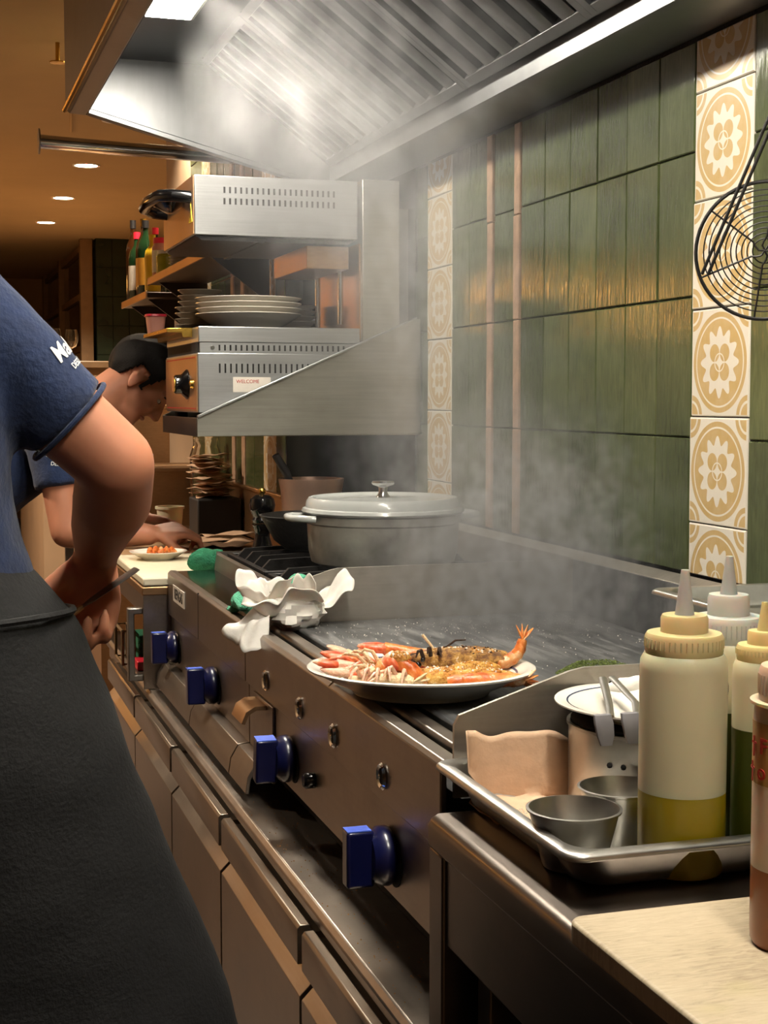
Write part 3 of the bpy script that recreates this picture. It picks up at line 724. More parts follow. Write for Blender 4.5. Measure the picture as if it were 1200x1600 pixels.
obj('wall_mount', MB().box(1.166, 1.2185, 3.7, 4.0, 1.3, 1.8), 'steel_dull', sg)
for yy in (3.70, 3.93): obj('guide_rod', MB().tube([(1.035, yy, 1.50), (1.035, yy, 1.64)], .007, 10), 'chrome', sg)
h = obj('lift_handle', MB().tube([(.640, 3.64, 1.800), (.598, 3.645, 1.803), (.570, 3.68, 1.806), (.560, 3.80, 1.806), (.570, 3.95, 1.806), (.600, 4.0, 1.803), (.640, 4.005, 1.800)], .0155, 12), 'black_gloss', sg)
obj('handle_grip', MB().rings([(.60, 3.72, 1.770, .006, .03), (.60, 3.73, 1.785, .03, .06), (.60, 3.74, 1.797, .04, .09)], 16), 'black_gloss', h, world=False)
wl = obj('warning_label', MB().prism([(3.660, 1.738), (3.612, 1.738), (3.636, 1.790)], .6366, .6376, 'x'), 'label_yellow', sg)
obj('warning_mark', MB().prism([(3.639, 1.75), (3.633, 1.75), (3.633, 1.772), (3.639, 1.772)], .6360, .6367, 'x'), 'print_black', wl, world=False)

# ------------------------------------------------------------------ plates
def plate_prof(r, h, foot=.55, t=.004):
    return [(0, .003), (r * foot - .006, .003), (r * foot - .004, 0), (r * foot, 0), (r * foot + .003, .004), (r * .72, h * .35), (r * .93, h * .82), (r, h - t * .4), (r, h), (r * .92, h), (r * .70, h * .5), (r * foot, .0065), (0, .0065)]
def plate(label, loc, r, h, mat='white_ceramic', group=None, sx=1, sy=1, line=False):
    t = thing('plate', label, 'plate', loc, group=group)
    b = obj('dish', MB().lathe(plate_prof(r, h), (0, 0, 0), 48, sx, sy), mat, t, world=False)
    if line: obj('rim_line', MB().lathe([(r * .86, h * .875), (r * .875, h * .90), (r * .876, h * .912), (r * .858, h * .89)], (0, 0, 0), 64, sx, sy, closed=True), 'ceramic_line', b, world=False)
    return t
ordn = ['bottom', 'second from bottom', 'third from bottom', 'fourth from bottom', 'fifth from bottom', 'sixth from bottom', 'seventh from bottom', 'eighth from bottom', 'ninth from bottom', 'topmost']
for k in range(4):
    plate('large white plate in the front stack on the salamander, ' + (ordn[k] if k < 3 else 'topmost'), (.815, 3.80, 1.487 + k * .0135), .138, .040, group='large white plates on the salamander')
for k in range(7):
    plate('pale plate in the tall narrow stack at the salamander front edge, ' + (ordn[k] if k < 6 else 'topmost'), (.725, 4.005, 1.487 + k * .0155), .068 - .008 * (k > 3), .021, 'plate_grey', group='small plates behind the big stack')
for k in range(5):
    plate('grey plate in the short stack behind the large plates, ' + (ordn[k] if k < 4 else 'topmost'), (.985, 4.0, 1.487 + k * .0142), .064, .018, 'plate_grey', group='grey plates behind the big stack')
t = thing('tub', 'small salmon tub with a red lid on the salamander ledge', 'tub', (.612, 4.055, 1.4855))
obj('cup', MB().rings([(0, 0, 0, .021, .021), (0, 0, .045, .026, .026)], 20, 4), 'salmon', t, world=False)
obj('lid', MB().rings([(0, 0, .045, .029, .029), (0, 0, .052, .028, .028)], 20, 4), 'red_plastic', t, world=False, bevel=.001)

# ------------------------------------------------------------------ on the burners
ct = thing('cast_iron_cocotte', 'big grey cast iron cocotte with pale enamel lid on the burners', 'pot', (.915, 2.945, .966))
obj('pot_body', MB().lathe([(0, 0), (.138, 0), (.150, .006), (.156, .03), (.159, .085), (.162, .088), (.163, .104), (.157, .106), (.154, .09), (.150, .02), (.0, .012)], (0, 0, 0), 56), 'enamel_pot', ct, world=False)
ld = obj('lid', MB().lathe([(.150, .107), (.167, .107), (.1705, .111), (.168, .117), (.162, .119), (.160, .132), (.155, .139), (.145, .140), (.136, .136), (.10, .1345), (.05, .137), (0, .138), (0, .108)], (0, 0, 0), 56), 'enamel_lid', ct, world=False)
obj('lid_knob', MB().lathe([(.016, .136), (.014, .140), (.009, .148), (.010, .160), (.022, .164), (.0245, .168), (.022, .172), (0, .173)], (0, 0, 0), 28), 'chrome', ld, world=False)
for s in (-1, 1):
    obj('loop_handle', MB().tube([(s * .158, -.05, .098), (s * .185, -.045, .1), (s * .2, -.025, .1), (s * .203, 0, .1), (s * .2, .025, .1), (s * .185, .045, .1), (s * .158, .05, .098)], .0075, 10), 'enamel_lid', ct, world=False)
pn = thing('frying_pan', 'deep black iron frying pan behind the grey cocotte', 'pan', (.862, 3.285, .966))
obj('pan_body', MB().lathe([(0, 0), (.075, 0), (.10, .02), (.130, .074), (.133, .077), (.129, .078), (.097, .024), (.073, .005), (0, .005)], (0, 0, 0), 48), 'black_iron', pn, world=False)
obj('handle', MB().tube([(.128, .02, .07), (.2, .03, .085), (.3, .045, .10)], [.009, .01, .012], 10, flat=.6), 'black_iron', pn, world=False)
bp = thing('sauce_pot', 'pinkish steel pot with a black handled spoon behind the frying pan', 'pot', (.945, 3.66, .866))
obj('pot_body', MB().lathe([(0, 0), (.07, 0), (.074, .006), (.076, .17), (.078, .205), (.084, .235), (.084, .24), (.078, .24), (.072, .2), (.07, .01), (0, .008)], (0, 0, 0), 40), 'pink_steel', bp, world=False)
sp = tag(obj('black_spoon', MB().tube([(.95, 3.66, .88), (.90, 3.645, 1.07), (.872, 3.635, 1.125), (.845, 3.63, 1.168)], [.005, .006, .011, .010], 10), 'black_matte'), 'black spoon handle sticking out of the pinkish pot', 'spoon')
pm = thing('pepper_mill', 'turned glossy black pepper mill standing left of the frying pan', 'pepper mill', (.80, 3.585, .866))
obj('body', MB().lathe([(0, 0), (.032, 0), (.034, .012), (.03, .022), (.032, .035), (.033, .05), (.026, .075), (.019, .1), (.02, .118), (.026, .128), (.026, .134), (0, .134)], (0, 0, 0), 32), 'black_gloss', pm, world=False)
obj('head', MB().lathe([(0, .136), (.024, .136), (.026, .143), (.022, .15), (.03, .165), (.033, .18), (.029, .196), (.016, .205), (0, .206)], (0, 0, 0), 32), 'black_gloss', pm, world=False)
obj('finial', MB().ball((0, 0, .214), (.0095, .0095, .0095), 14), 'brass', pm, world=False)

# ------------------------------------------------------------------ far counter clutter
def crumple(c, r, seed, n=26, amp=.35, squash=(1, 1, 1), freq=3):
    rnd = random.Random(seed); dirs = [(Vector((rnd.gauss(0, 1), rnd.gauss(0, 1), rnd.gauss(0, 1))).normalized(), rnd.uniform(2, freq * 2), rnd.uniform(0, 6)) for _ in range(9)]
    b = MB(); m = n // 2
    for j in range(m + 1):
        ph = math.pi * j / m
        for k in range(n):
            a = 2 * math.pi * k / n
            d = Vector((math.sin(ph) * math.cos(a), math.sin(ph) * math.sin(a), -math.cos(ph)))
            h = sum(abs(math.sin(d.dot(q) * f + s)) for q, f, s in dirs) / 9
            rr = r * (1 - amp + 2 * amp * h)
            b.v.append((c[0] + d.x * rr * squash[0], c[1] + d.y * rr * squash[1], c[2] + d.z * rr * squash[2]))
    for j in range(m):
        for k in range(n): b.f.append((j * n + k, j * n + (k + 1) % n, (j + 1) * n + (k + 1) % n, (j + 1) * n + k))
    return b
def sheet(x0, x1, y0, y1, z, amp, seed, n=10):
    rnd = random.Random(seed); p = [rnd.uniform(0, 6) for _ in range(4)]
    return MB().grid(lambda u, v: (x0 + (x1 - x0) * u, y0 + (y1 - y0) * v, z + amp * (1 + math.sin(u * 7 + p[0] + v * 3) * .6 + math.sin(v * 8 + p[1] - u * 4) * .4)), n, n)
bx = tag(obj('printer_box', MB().box(.84, .985, 4.72, 4.88, .866, .985), 'black_matte', None, bevel=.006), 'black box under the pile of order slips on the far counter', 'box')
for k in range(14):
    o = obj('order_slip', sheet(-.06, .05, -.05, .05, 0, .005, k, 7), 'paper_beige', None, solid=.0006, loc=(.905 + random.uniform(-.02, .02), 4.79 + random.uniform(-.02, .02), .986 + k * .0102), rot=(random.uniform(-.06, .06), random.uniform(-.08, .06), random.uniform(-.5, .5)))
    tag(o, 'crumpled paper order slip in the pile on the black box', 'paper slip', 'order slips piled on the black box')
for k, (xx, yy, rz) in enumerate(((.79, 4.36, .3), (.83, 4.47, -.3), (.88, 4.32, .9), (.9, 4.55, .1))):
    o = obj('order_slip', sheet(-.08, .08, -.045, .045, 0, .006, 40 + k, 8), 'paper_beige', None, solid=.0006, loc=(xx, yy, .868 + k * .004), rot=(0, random.uniform(-.03, .03), rz))
    tag(o, 'loose paper slip lying on the far counter beside the cook hand', 'paper slip', 'loose slips on the far counter')
t = thing('deli_tub', 'small clear plastic deli tub on the far counter behind the cook hand', 'tub', (.735, 4.62, .866))
obj('cup', MB().lathe([(0, 0), (.033, 0), (.042, .1), (.039, .1), (.031, .004), (0, .004)], (0, 0, 0), 24), 'plastic_clear', t, world=False)
obj('rim', MB().lathe([(.042, .098), (.046, .098), (.046, .106), (.040, .106)], (0, 0, 0), 24, closed=True), 'plastic_clear', t, world=False)
rs = thing('raised_shelf', 'low steel riser box at the far end of the far counter', 'riser', (.78, 5.3, .866))
obj('body', MB().box(.60, .985, 5.12, 5.55, .867, 1.055), 'steel_warm', rs); obj('top', MB().box(.59, .985, 5.11, 5.55, 1.055, 1.068), 'steel_warm', rs, bevel=.002)
for k, xx in enumerate((.665, .735)):
    t = thing('lilac_tub', ['left', 'right'][k] + ' one of the two lilac plastic tubs on the steel riser', 'tub', (xx, 5.2, 1.068), group='lilac tubs on the riser')
    obj('body', MB().rings([(0, 0, 0, .028, .028), (0, 0, .042, .033, .033)], 16, 4), 'plastic_lilac', t, world=False); obj('lid', MB().rings([(0, 0, .042, .035, .035), (0, 0, .048, .034, .034)], 16, 4), 'plastic_lilac', t, world=False)
t = thing('olive_jar', 'tall glass jar of yellow green peppers behind the order slips', 'jar', (.925, 5.02, .866))
obj('glass', MB().lathe([(0, 0), (.052, 0), (.056, .01), (.056, .25), (.045, .28), (.042, .30), (.045, .31), (.041, .31), (.038, .28), (.05, .25), (.05, .006), (0, .006)], (0, 0, 0), 28), 'clear_glass', t, world=False)
obj('peppers', MB().lathe([(0, .012), (.046, .012), (.047, .235), (0, .24)], (0, 0, 0), 20), 'olive_jar', t, world=False)
gr = tag(obj('green_rag', crumple((.655, 3.535, .917), .05, 5, 28, .3, (.95, .55, .55)), 'rag_green'), 'dark green rag bunched at the far corner of the burner range', 'rag')
t = plate('white oval plate of shellfish on the white board by the cook', (.585, 3.88, .8875), .072, .022, sx=1.05)
for k in range(5):
    a = -.03 + .014 * k
    o = obj('shellfish_piece', MB().tube([(a, -.025 + .01 * k, .016), (a + .01, 0, .024 + .002 * (k % 2)), (a + .022, .025 - .006 * k, .016)], [.005, .009, .004], 10), 'shell_orange', None, loc=(.585, 3.88, .8875))
    tag(o, 'small orange shellfish piece on the white plate by the cook', 'shellfish', 'shellfish on the far plate')
# packages in the open niche under the far counter
for nm, m_, lab, x0, x1, y0, y1, z0, z1 in (('carton', 'rag_green', 'tall green carton in the niche under the far counter', .52, .60, 3.80, 3.90, .621, .70), ('carton', 'red_plastic', 'flat red carton in the niche under the far counter', .505, .55, 3.72, 3.795, .621, .645), ('carton', 'pad_green', 'low green carton in front of the red one in the niche', .53, .60, 3.64, 3.71, .621, .65)):
    tag(obj(nm, MB().box(x0, x1, y0, y1, z0, z1), m_, None, bevel=.003), lab, 'carton')
wr_ = thing('wire_basket', 'small beige wire basket frame in the niche under the far counter', 'basket', (.50, 3.86, .62))
for zz in (.004, .09): obj('hoop', MB().tube([(-.02, -.05, zz), (.01, -.05, zz), (.01, .09, zz), (-.02, .09, zz)], .004, 8, True), 'wood_frame', wr_, world=False)
for xx, yy in ((-.02, -.05), (.01, -.05), (.01, .09), (-.02, .09)): obj('upright', MB().tube([(xx, yy, .004), (xx, yy, .09)], .004, 8), 'wood_frame', wr_, world=False)

# ------------------------------------------------------------------ wall shelves with bottles
def wshelf(label, y0, y1, z):
    s = thing('wall_shelf', label, 'shelf', (.9, (y0 + y1) / 2, z))
    obj('board', MB().box(.80, .994, y0, y1, z - .02, z), 'shelf_dark', s, bevel=.002)
    obj('edge', MB().box(.795, .801, y0, y1, z - .022, z + .004), 'steel_warm', s, bevel=.001)
    for yy in (y0 + .12, y1 - .12): obj('bracket', MB().prism([(.82, z - .02), (.994, z - .02), (.994, z - .15)], yy - .006, yy + .006), 'shelf_dark', s)
wshelf('dark wall shelf behind the salamander carrying jars and small plates', 4.22, 5.46, 1.742)
wshelf('farther and lower dark wall shelf crowded with bottles', 5.5, 6.2, 1.70)
def bottle(label, x, y, z, h, r, mat, lab=None, cap='black_matte', neck=.35, group=None):
    t = thing('bottle', label, 'bottle', (x, y, z), group=group)
    obj('glass', MB().lathe([(0, 0), (r * .95, 0), (r, .006), (r, h * (1 - neck) - .01), (r * .85, h * (1 - neck) + .015), (r * .36, h * (1 - neck * .55)), (r * .34, h * .93), (0, h * .93)], (0, 0, 0), 20), mat, t, world=False)
    if lab: obj('label', MB().lathe([(r * 1.02, h * .14), (r * 1.02, h * .5)], (0, 0, 0), 20), lab, t, world=False)
    obj('cap', MB().lathe([(0, h * .90), (r * .42, h * .90), (r * .42, h), (0, h)], (0, 0, 0), 16), cap, t, world=False)
bs = [(.83, 5.56, .21, .030, 'bottle_yellow', None, 'bottle_yellow', 'yellow sauce bottle, nearest on the far bottle shelf'),
      (.86, 5.68, .25, .030, 'glass_brown', 'label_white', 'red_plastic', 'brown bottle with white label and red cap on the far shelf'),
      (.84, 5.80, .29, .033, 'glass_green', 'label_ochre', 'black_matte', 'green bottle with ochre label on the far shelf'),
      (.85, 5.92, .31, .032, 'glass_brown', 'label_ochre', 'brass', 'tall brown bottle with brass cap on the far shelf'),
      (.84, 6.04, .27, .035, 'glass_green', 'label_white', 'red_plastic', 'green bottle with white label and red cap on the far shelf'),
      (.84, 6.15, .33, .030, 'glass_brown', None, 'black_matte', 'tallest dark bottle at the end of the far shelf'),
      (.93, 5.75, .33, .033, 'glass_green', 'label_white', 'brass', 'green bottle standing in the back row of the far shelf')]
for x, y, h, r, m_, lb_, cp, lab in bs: bottle(lab, x, y, 1.7045, h, r, m_, lb_, cp, group='bottles on the far shelf')
def jar(label, x, y, z, h, r, mat, lidm, lab=None):
    t = thing('jar', label, 'jar', (x, y, z))
    obj('glass', MB().lathe([(0, 0), (r, 0), (r, h * .75), (r * .8, h * .85), (r * .8, h * .88), (0, h * .88)], (0, 0, 0), 22), mat, t, world=False)
    obj('lid', MB().lathe([(0, h * .86), (r * .88, h * .86), (r * .88, h), (0, h)], (0, 0, 0), 22), lidm, t, world=False)
    if lab: obj('label', MB().lathe([(r * 1.02, h * .12), (r * 1.02, h * .68)], (0, 0, 0), 22), lab, t, world=False)
jar('white labelled jar with red lid on the nearer wall shelf', .835, 5.36, 1.742, .14, .036, 'salmon', 'red_plastic', 'label_white')
jar('squat olive jar on the nearer wall shelf', .835, 5.25, 1.742, .085, .038, 'olive_jar', 'label_white')
for k in range(5): plate('small pale saucer stacked on the nearer wall shelf, ' + (ordn[k] if k < 4 else 'topmost'), (.875, 5.08, 1.742 + .011 * k), .062, .016, 'plate_grey', group='saucers on the wall shelf')
# far bar counter with glasses and a white bowl
fb = thing('bar_counter', 'dim wooden bar counter at the far end of the room', 'bar counter', (1.05, 10.6, 0))
obj('front', MB().box(.72, 1.30, 9.6, 11.9, 0, 1.5), 'wall_paint', fb); obj('top', MB().box(.70, 1.32, 9.55, 11.95, 1.5, 1.545), 'wood_frame', fb, bevel=.006)
def wglass(label, x, y, z):
    t = thing('wine_glass', label, 'wine glass', (x, y, z), group='wine glasses on the bar')
    obj('bowl', MB().lathe([(.004, .10), (.03, .115), (.046, .15), (.046, .19), (.038, .23), (.036, .23), (.044, .19), (.044, .152), (.028, .118), (.002, .104)], (0, 0, 0), 24, closed=True), 'clear_glass', t, world=False)
    obj('stem', MB().lathe([(0, 0), (.036, 0), (.034, .004), (.006, .01), (.004, .02), (.004, .10), (0, .10)], (0, 0, 0), 20), 'clear_glass', t, world=False)
wglass('left wine glass standing on the far bar counter', .86, 10.2, 1.545); wglass('right wine glass standing on the far bar counter', .98, 10.3, 1.545)
t = thing('bowl', 'upturned white bowl on a jar at the far counter edge', 'bowl', (.83, 6.9, 1.28)); 
obj('dish', MB().lathe([(0, 0), (.04, 0), (.075, .03), (.09, .06), (.086, .06), (.07, .034), (.038, .006), (0, .006)], (0, 0, 0), 28), 'white_ceramic', t, world=False)
sb = thing('side_cupboard', 'tall warm toned cupboard beyond the far counter', 'cupboard', (.9, 6.9, 0))
obj('body', MB().box(.72, 1.3, 6.45, 7.4, 0, 1.262), 'steel_warm', sb); obj('top', MB().box(.71, 1.31, 6.44, 7.41, 1.262, 1.28), 'steel_warm', sb, bevel=.003)
for k, (x, y, h, r) in enumerate(((.88, 6.62, .16, .04), (.97, 6.56, .2, .045), (.80, 6.55, .12, .035))):
    jar(['clear jar of spoons, middle one on the side cupboard', 'largest clear jar on the side cupboard', 'smallest jar on the side cupboard'][k], x, y, 1.28, h, r, 'clear_glass', 'steel_clean')

# ------------------------------------------------------------------ cloths by the griddle corner
wc = thing('white_cloth', 'crumpled white cloth draped over the griddle corner', 'cloth', (.61, 2.53, .905))
def pleat(c, r, lift, n, seed, a0=0, a1=6.2832, tilt=(0, 0), amp=.3, drop=0):
    """gathered cloth: radial pleats spreading from a knot"""
    rn = random.Random(seed); ph = [rn.uniform(0, 6.28) for _ in range(6)]; jit = [rn.uniform(.75, 1.2) for _ in range(64)]
    def f(u, v):
        a = a0 + (a1 - a0) * u; k = int(u * 31) % 64
        tri_ = .6 * math.sin(6.283 * u * n * .55 + ph[0]) + .4 * math.sin(6.283 * u * n + ph[5] + 2 * v)
        tri2 = math.sin(6.283 * (u * n * .3) + ph[1] + v * 2)
        rr = r * (.06 + v * (.95 + .22 * tri2)) * (1 + .12 * math.sin(3 * a + ph[2]))
        z = lift * (v ** .8) * (1 + .35 * math.sin(2 * a + ph[3])) + amp * r * v * tri_ * .8 + .12 * r * math.sin(9 * v + 5 * u + ph[4]) - drop * v * v
        return (c[0] + rr * math.cos(a) + tilt[0] * v, c[1] + rr * math.sin(a) + tilt[1] * v, max(c[2] + z, -.03))
    return MB().grid(f, 72, 16)
obj('main_fold', pleat((-.005, .0, .012), .062, .05, 9, 3, 0, 6.2832, (-.01, 0), .22), 'paper_white', wc, world=False, solid=.0012, smooth=70)
obj('gathered_fold', pleat((.05, .0, .010), .05, .062, 7, 12, -.6, 4.2, (.014, 0), .26), 'paper_white', wc, world=False, solid=.0012, smooth=70)
obj('gathered_fold', pleat((-.02, .02, .02), .05, .058, 8, 21, .3, 5.2, (-.006, .0), .24), 'paper_white', wc, world=False, solid=.0012, smooth=70)
obj('hanging_corner', pleat((-.035, -.01, .035), .062, -.006, 5, 5, 2.2, 4.6, (-.012, -.008), .12, .045), 'paper_white', wc, world=False, solid=.0012, smooth=70)
obj('tuft', crumple((.012, -.004, .028), .036, 11, 34, .45, (1.3, .8, .8), 4), 'paper_white', wc, world=False, smooth=25)
gp2 = thing('scouring_pad', 'mint green scouring cloth folded beside the white cloth', 'scouring pad', (.575, 2.70, .904))
obj('pad', sheet(-.03, .05, -.07, .05, .004, .016, 21, 14), 'pad_green', gp2, world=False, solid=.008)
obj('pad_fold', crumple((.005, .0, .028), .034, 8, 24, .25, (1, 1.3, .6)), 'pad_green', gp2, world=False)
tag(obj('round_pad', crumple((.662, 2.66, .962), .022, 9, 20, .1, (1.1, .8, 1)), 'pad_green'), 'small round mint green pad peeking above the griddle end', 'scouring pad')
hb = MB(); hr = random.Random(31)
for _ in range(1500):
    a, q = hr.uniform(0, 6.283), hr.random() ** .6; s0 = hr.uniform(.0012, .0034)
    p = Vector((.945 + .06 * q * math.cos(a) + .012 * math.sin(3 * a), 1.985 + .038 * q * math.sin(a), .9056 + .015 * (1 - q * q) * hr.random() ** .4 + .001))
    d = Vector((hr.uniform(-1, 1), hr.uniform(-1, 1), hr.uniform(-.4, .8))).normalized() * s0; e = d.orthogonal().normalized() * s0 * .45
    p.z = max(p.z, .9056 + abs(d.z) + abs(e.z)); hb._a([p - d, p + e, p + d, p - e], [(0, 1, 2, 3)])
tag(obj('herb_heap', hb, 'herb', None, 0), 'flat heap of chopped green herbs at the near edge of the griddle', 'herbs', kind='stuff')
rnd = random.Random(5)
def grains(name, n, fn, s0, s1, mat, label, cat):
    b = MB()
    for _ in range(n):
        x, y, z = fn(); s = rnd.uniform(s0, s1); a = rnd.uniform(0, 6)
        b._a([(x + s * math.cos(a), y + s * math.sin(a), z), (x + s * math.cos(a + 2.1), y + s * math.sin(a + 2.1), z), (x + s * math.cos(a + 4.2), y + s * math.sin(a + 4.2), z), (x, y, z + s * 1.2)], [(0, 1, 3), (1, 2, 3), (2, 0, 3), (0, 2, 1)])
    return tag(obj(name, b, mat, None, 0), label, cat, kind='stuff')
def gpt():
    if rnd.random() < .55: return (rnd.uniform(.64, 1.15), rnd.gauss(2.42, .09), .9052)
    return (rnd.uniform(.64, 1.16), rnd.uniform(1.62, 2.55), .9052)
def gpt2():
    while 1:
        p = gpt()
        if 1.56 < p[1] < 2.57 and math.hypot(p[0] - .65, p[1] - 1.915) > .12: return p
grains('salt_grains', 520, gpt2, .0005, .0014, 'salt', 'white salt grains scattered over the griddle plate', 'salt')
grains('ledge_crumbs', 500, lambda: (rnd.uniform(.505, .59), rnd.uniform(1.55, 3.4), .6203), .0005, .0014, 'crumb', 'fine crumbs and salt scattered on the ledge below the knobs', 'crumbs')
# ------------------------------------------------------------------ platter of langoustines
YAW = R(-17.3)
PL = (.650, 1.915, .9055)
pt = thing('platter', 'round white platter of grilled langoustines on the griddle front edge', 'platter', PL, (R(-1.0), R(.6), 0))
dish = obj('dish', MB().lathe([(0, .003), (.085, .003), (.088, 0), (.094, 0), (.098, .006), (.125, .018), (.148, .030), (.157, .033), (.158, .0355), (.154, .037), (.146, .035), (.12, .022), (.098, .0115), (0, .0105)], (0, 0, 0), 64), 'white_ceramic', pt, world=False)
obj('rim_line', MB().lathe([(.131, .0275), (.1335, .0289), (.1335, .0296), (.131, .0283)], (0, 0, 0), 64, closed=True), 'ceramic_line', dish, world=False)
def lang(label, loc, rz):
    return thing('langoustine', label, 'langoustine', loc, (0, 0, rz), 'grilled langoustines on the platter')
def claw(parent, pts, mats=('shell_red', 'shell_pale'), s=1.0, name='claw'):
    P = [Vector(p) for p in pts]; d = (P[-1] - P[-2]).normalized(); side = d.cross(Vector((0, 0, 1))).normalized(); L = .034 * s
    a = obj(name, MB().tube([P[0]] + P[1:-1] + [P[-1], P[-1] + d * .004], [.0045 * s] + [.007 * s] * (len(P) - 2) + [.0085 * s, .005 * s], 10), mats[1], parent, world=False)
    for q, k in ((-1, .0), (1, .2)):
        o = P[-1] + side * (.0042 * s * q)
        obj('pincer', MB().tube([o, o + d * L * .35 + side * (.0045 * s * q), o + d * L * .75 + side * (.0035 * s * q), o + d * L + side * (.0003 * q)], [.006 * s, .0058 * s, .0038 * s, .0009 * s], 9), mats[0], a, world=False)
    return a
def tail(parent, pts, r0, r1, n=6, mat='shell_orange', flat=.8):
    P = [Vector(p) for p in pts]
    def at(t):
        f = t * (len(P) - 1); i = min(int(f), len(P) - 2); return P[i].lerp(P[i + 1], f - i)
    for k in range(n):
        t0, t1 = k / n, min(1, (k + 1.35) / n); ra = r0 + (r1 - r0) * k / n
        c = [at(t0), at(t0 * .6 + t1 * .4), at(t1)]
        obj('tail_segment', MB().tube(c, [ra * .93, ra * 1.06, ra * .86], 14, flat=flat), mat, parent, world=False)
    e = at(1.0); d = (at(1.0) - at(.9)).normalized(); s = d.cross(Vector((0, 1, 0)))
    for a in (-.7, -.3, .1, .5):
        w = Matrix.Rotation(a, 3, Vector((0, 1, 0))) @ d
        obj('tail_fin', MB().tube([e, e + w * .010 + Vector((0, .003 * a, 0)), e + w * .022], [r1 * .5, r1 * .65, r1 * .2], 8, flat=.4), mat, parent, world=False)
def legs(parent, base, dirs, mat='shell_cream', L=.05):
    for i, (b, d) in enumerate(zip(base, dirs)):
        b = Vector(b); d = Vector(d)
        obj('walking_leg', MB().tube([b, b + d * L * .4 + Vector((0, 0, .010)), b + d * L * .75 + Vector((0, 0, .004)), b + d * L + Vector((0, 0, -.008))], [.0032, .0028, .0022, .0009], 7), mat, parent, world=False)
def topping(parent, c, size, seed, mat, name='flesh'):
    o = obj(name, crumple(c, 1, seed, 40, .2, size, 8), mat, parent, world=False, smooth=70); rn = random.Random(seed + 50); bm_ = [MB(), MB(), MB()]
    for k in range(300):
        a, q = rn.uniform(0, 6.283), rn.random() ** .5; s = rn.uniform(.0007, .0022)
        p = (c[0] + size[0] * .95 * q * math.cos(a), c[1] + size[1] * .95 * q * math.sin(a), c[2] + size[2] * (1 - q * q) ** .5 * rn.uniform(.9, 1.12))
        bm_[k % 3].ball(p, (s, s * rn.uniform(.6, 1.3), s * rn.uniform(.6, 1.2)), 5)
    for b_, m_ in zip(bm_, ('crumb', 'salt', 'charred' if mat == 'grilled' else 'gratin')):
        if mat != 'shell_cream': obj('crumbs', b_, m_, o, world=False)['kind'] = 'stuff'
    return o
z0 = PL[2] + .012
def loc(x, y, z=0):
    c, s = math.cos(YAW), math.sin(YAW)
    return (PL[0] + x * c - y * s, PL[1] + x * s + y * c, z0 + z)
# front one: curled orange head in the middle, tail running to the right
A = lang('front langoustine with curled orange head and golden crumb, tail to the right', loc(0, -.045, .006), YAW)
for k, (q0, q1, ra) in enumerate((((-.064, .004, .002), (-.056, .001, .018), .010), ((-.058, .001, .014), (-.047, -.002, .028), .0145), ((-.049, -.002, .026), (-.034, -.004, .034), .0165), ((-.036, -.003, .033), (-.020, -.005, .027), .0155), ((-.022, -.005, .028), (-.010, -.007, .012), .0125))):
    q0, q1 = Vector(q0), Vector(q1); obj('carapace_plate', MB().tube([q0, q0.lerp(q1, .5), q1, q1 + (q1 - q0) * .12], [ra * .86, ra * 1.02, ra * 1.08, ra * .9], 16, flat=.85), 'shell_orange' if k % 2 else 'shell_red', A, world=False, smooth=70)
topping(A, (-.030, -.012, .040), (.014, .008, .007), 44, 'gratin', 'roe')
obj('head_shell', MB().tube([(-.028, -.012, .034), (-.016, -.016, .026), (-.006, -.016, .012), (-.001, -.014, 0)], [.005, .010, .012, .010], 14), 'shell_orange', A, world=False)
topping(A, (.028, .004, .008), (.052, .022, .014), 4, 'gratin')
tail(A, [(.035, -.018, .004), (.07, -.015, .008), (.10, -.008, .008), (.132, -.002, .006)], .0145, .011, 6, 'shell_orange', .75)
legs(A, [(-.05, -.012, .006), (-.045, -.014, .006), (-.04, -.015, .006), (-.055, -.01, .006)], [(-.7, -.3, .1), (-.9, -.1, .2), (-.6, -.4, -.1), (-1, .1, .3)], 'shell_cream', .045)
# rear one: charred topping, tail flicked up on the right
B = lang('rear langoustine with charred crumb topping and upturned tail at the right', loc(.045, .04, .014), YAW)
topping(B, (.015, 0, .012), (.068, .022, .017), 9, 'grilled'); topping(B, (.03, -.018, .004), (.034, .012, .009), 13, 'gratin')
tail(B, [(.060, -.004, .008), (.080, -.004, .010), (.094, -.003, .022), (.099, 0, .040)], .0135, .008, 6, 'shell_orange', .8)
obj('carapace', MB().tube([(-.07, .004, .0), (-.055, .004, .010), (-.03, .004, .012), (-.015, .004, .008)], [.006, .012, .013, .010], 14, flat=.8), 'charred', B, world=False)
legs(B, [(-.04, -.012, .012), (-.03, -.012, .014), (-.02, -.012, .016)], [(-.4, -.6, .5), (-.2, -.5, .6), (.1, -.6, .4)], 'charred', .03)
obj('antenna', MB().tube([(-.02, .0, .018), (-.032, .004, .034), (-.042, .006, .046)], [.0022, .002, .0022], 7), 'shell_cream', B, world=False)
obj('antenna', MB().tube([(-.01, .01, .026), (.005, .016, .036), (.02, .02, .036)], [.0016, .0014, .0008], 6), 'charred', B, world=False)
obj('eye', MB().ball((-.048, -.014, .006), .0045, 10), 'black_gloss', B, world=False); obj('eye', MB().ball((-.042, -.016, .014), .0035, 10), 'black_gloss', B, world=False)
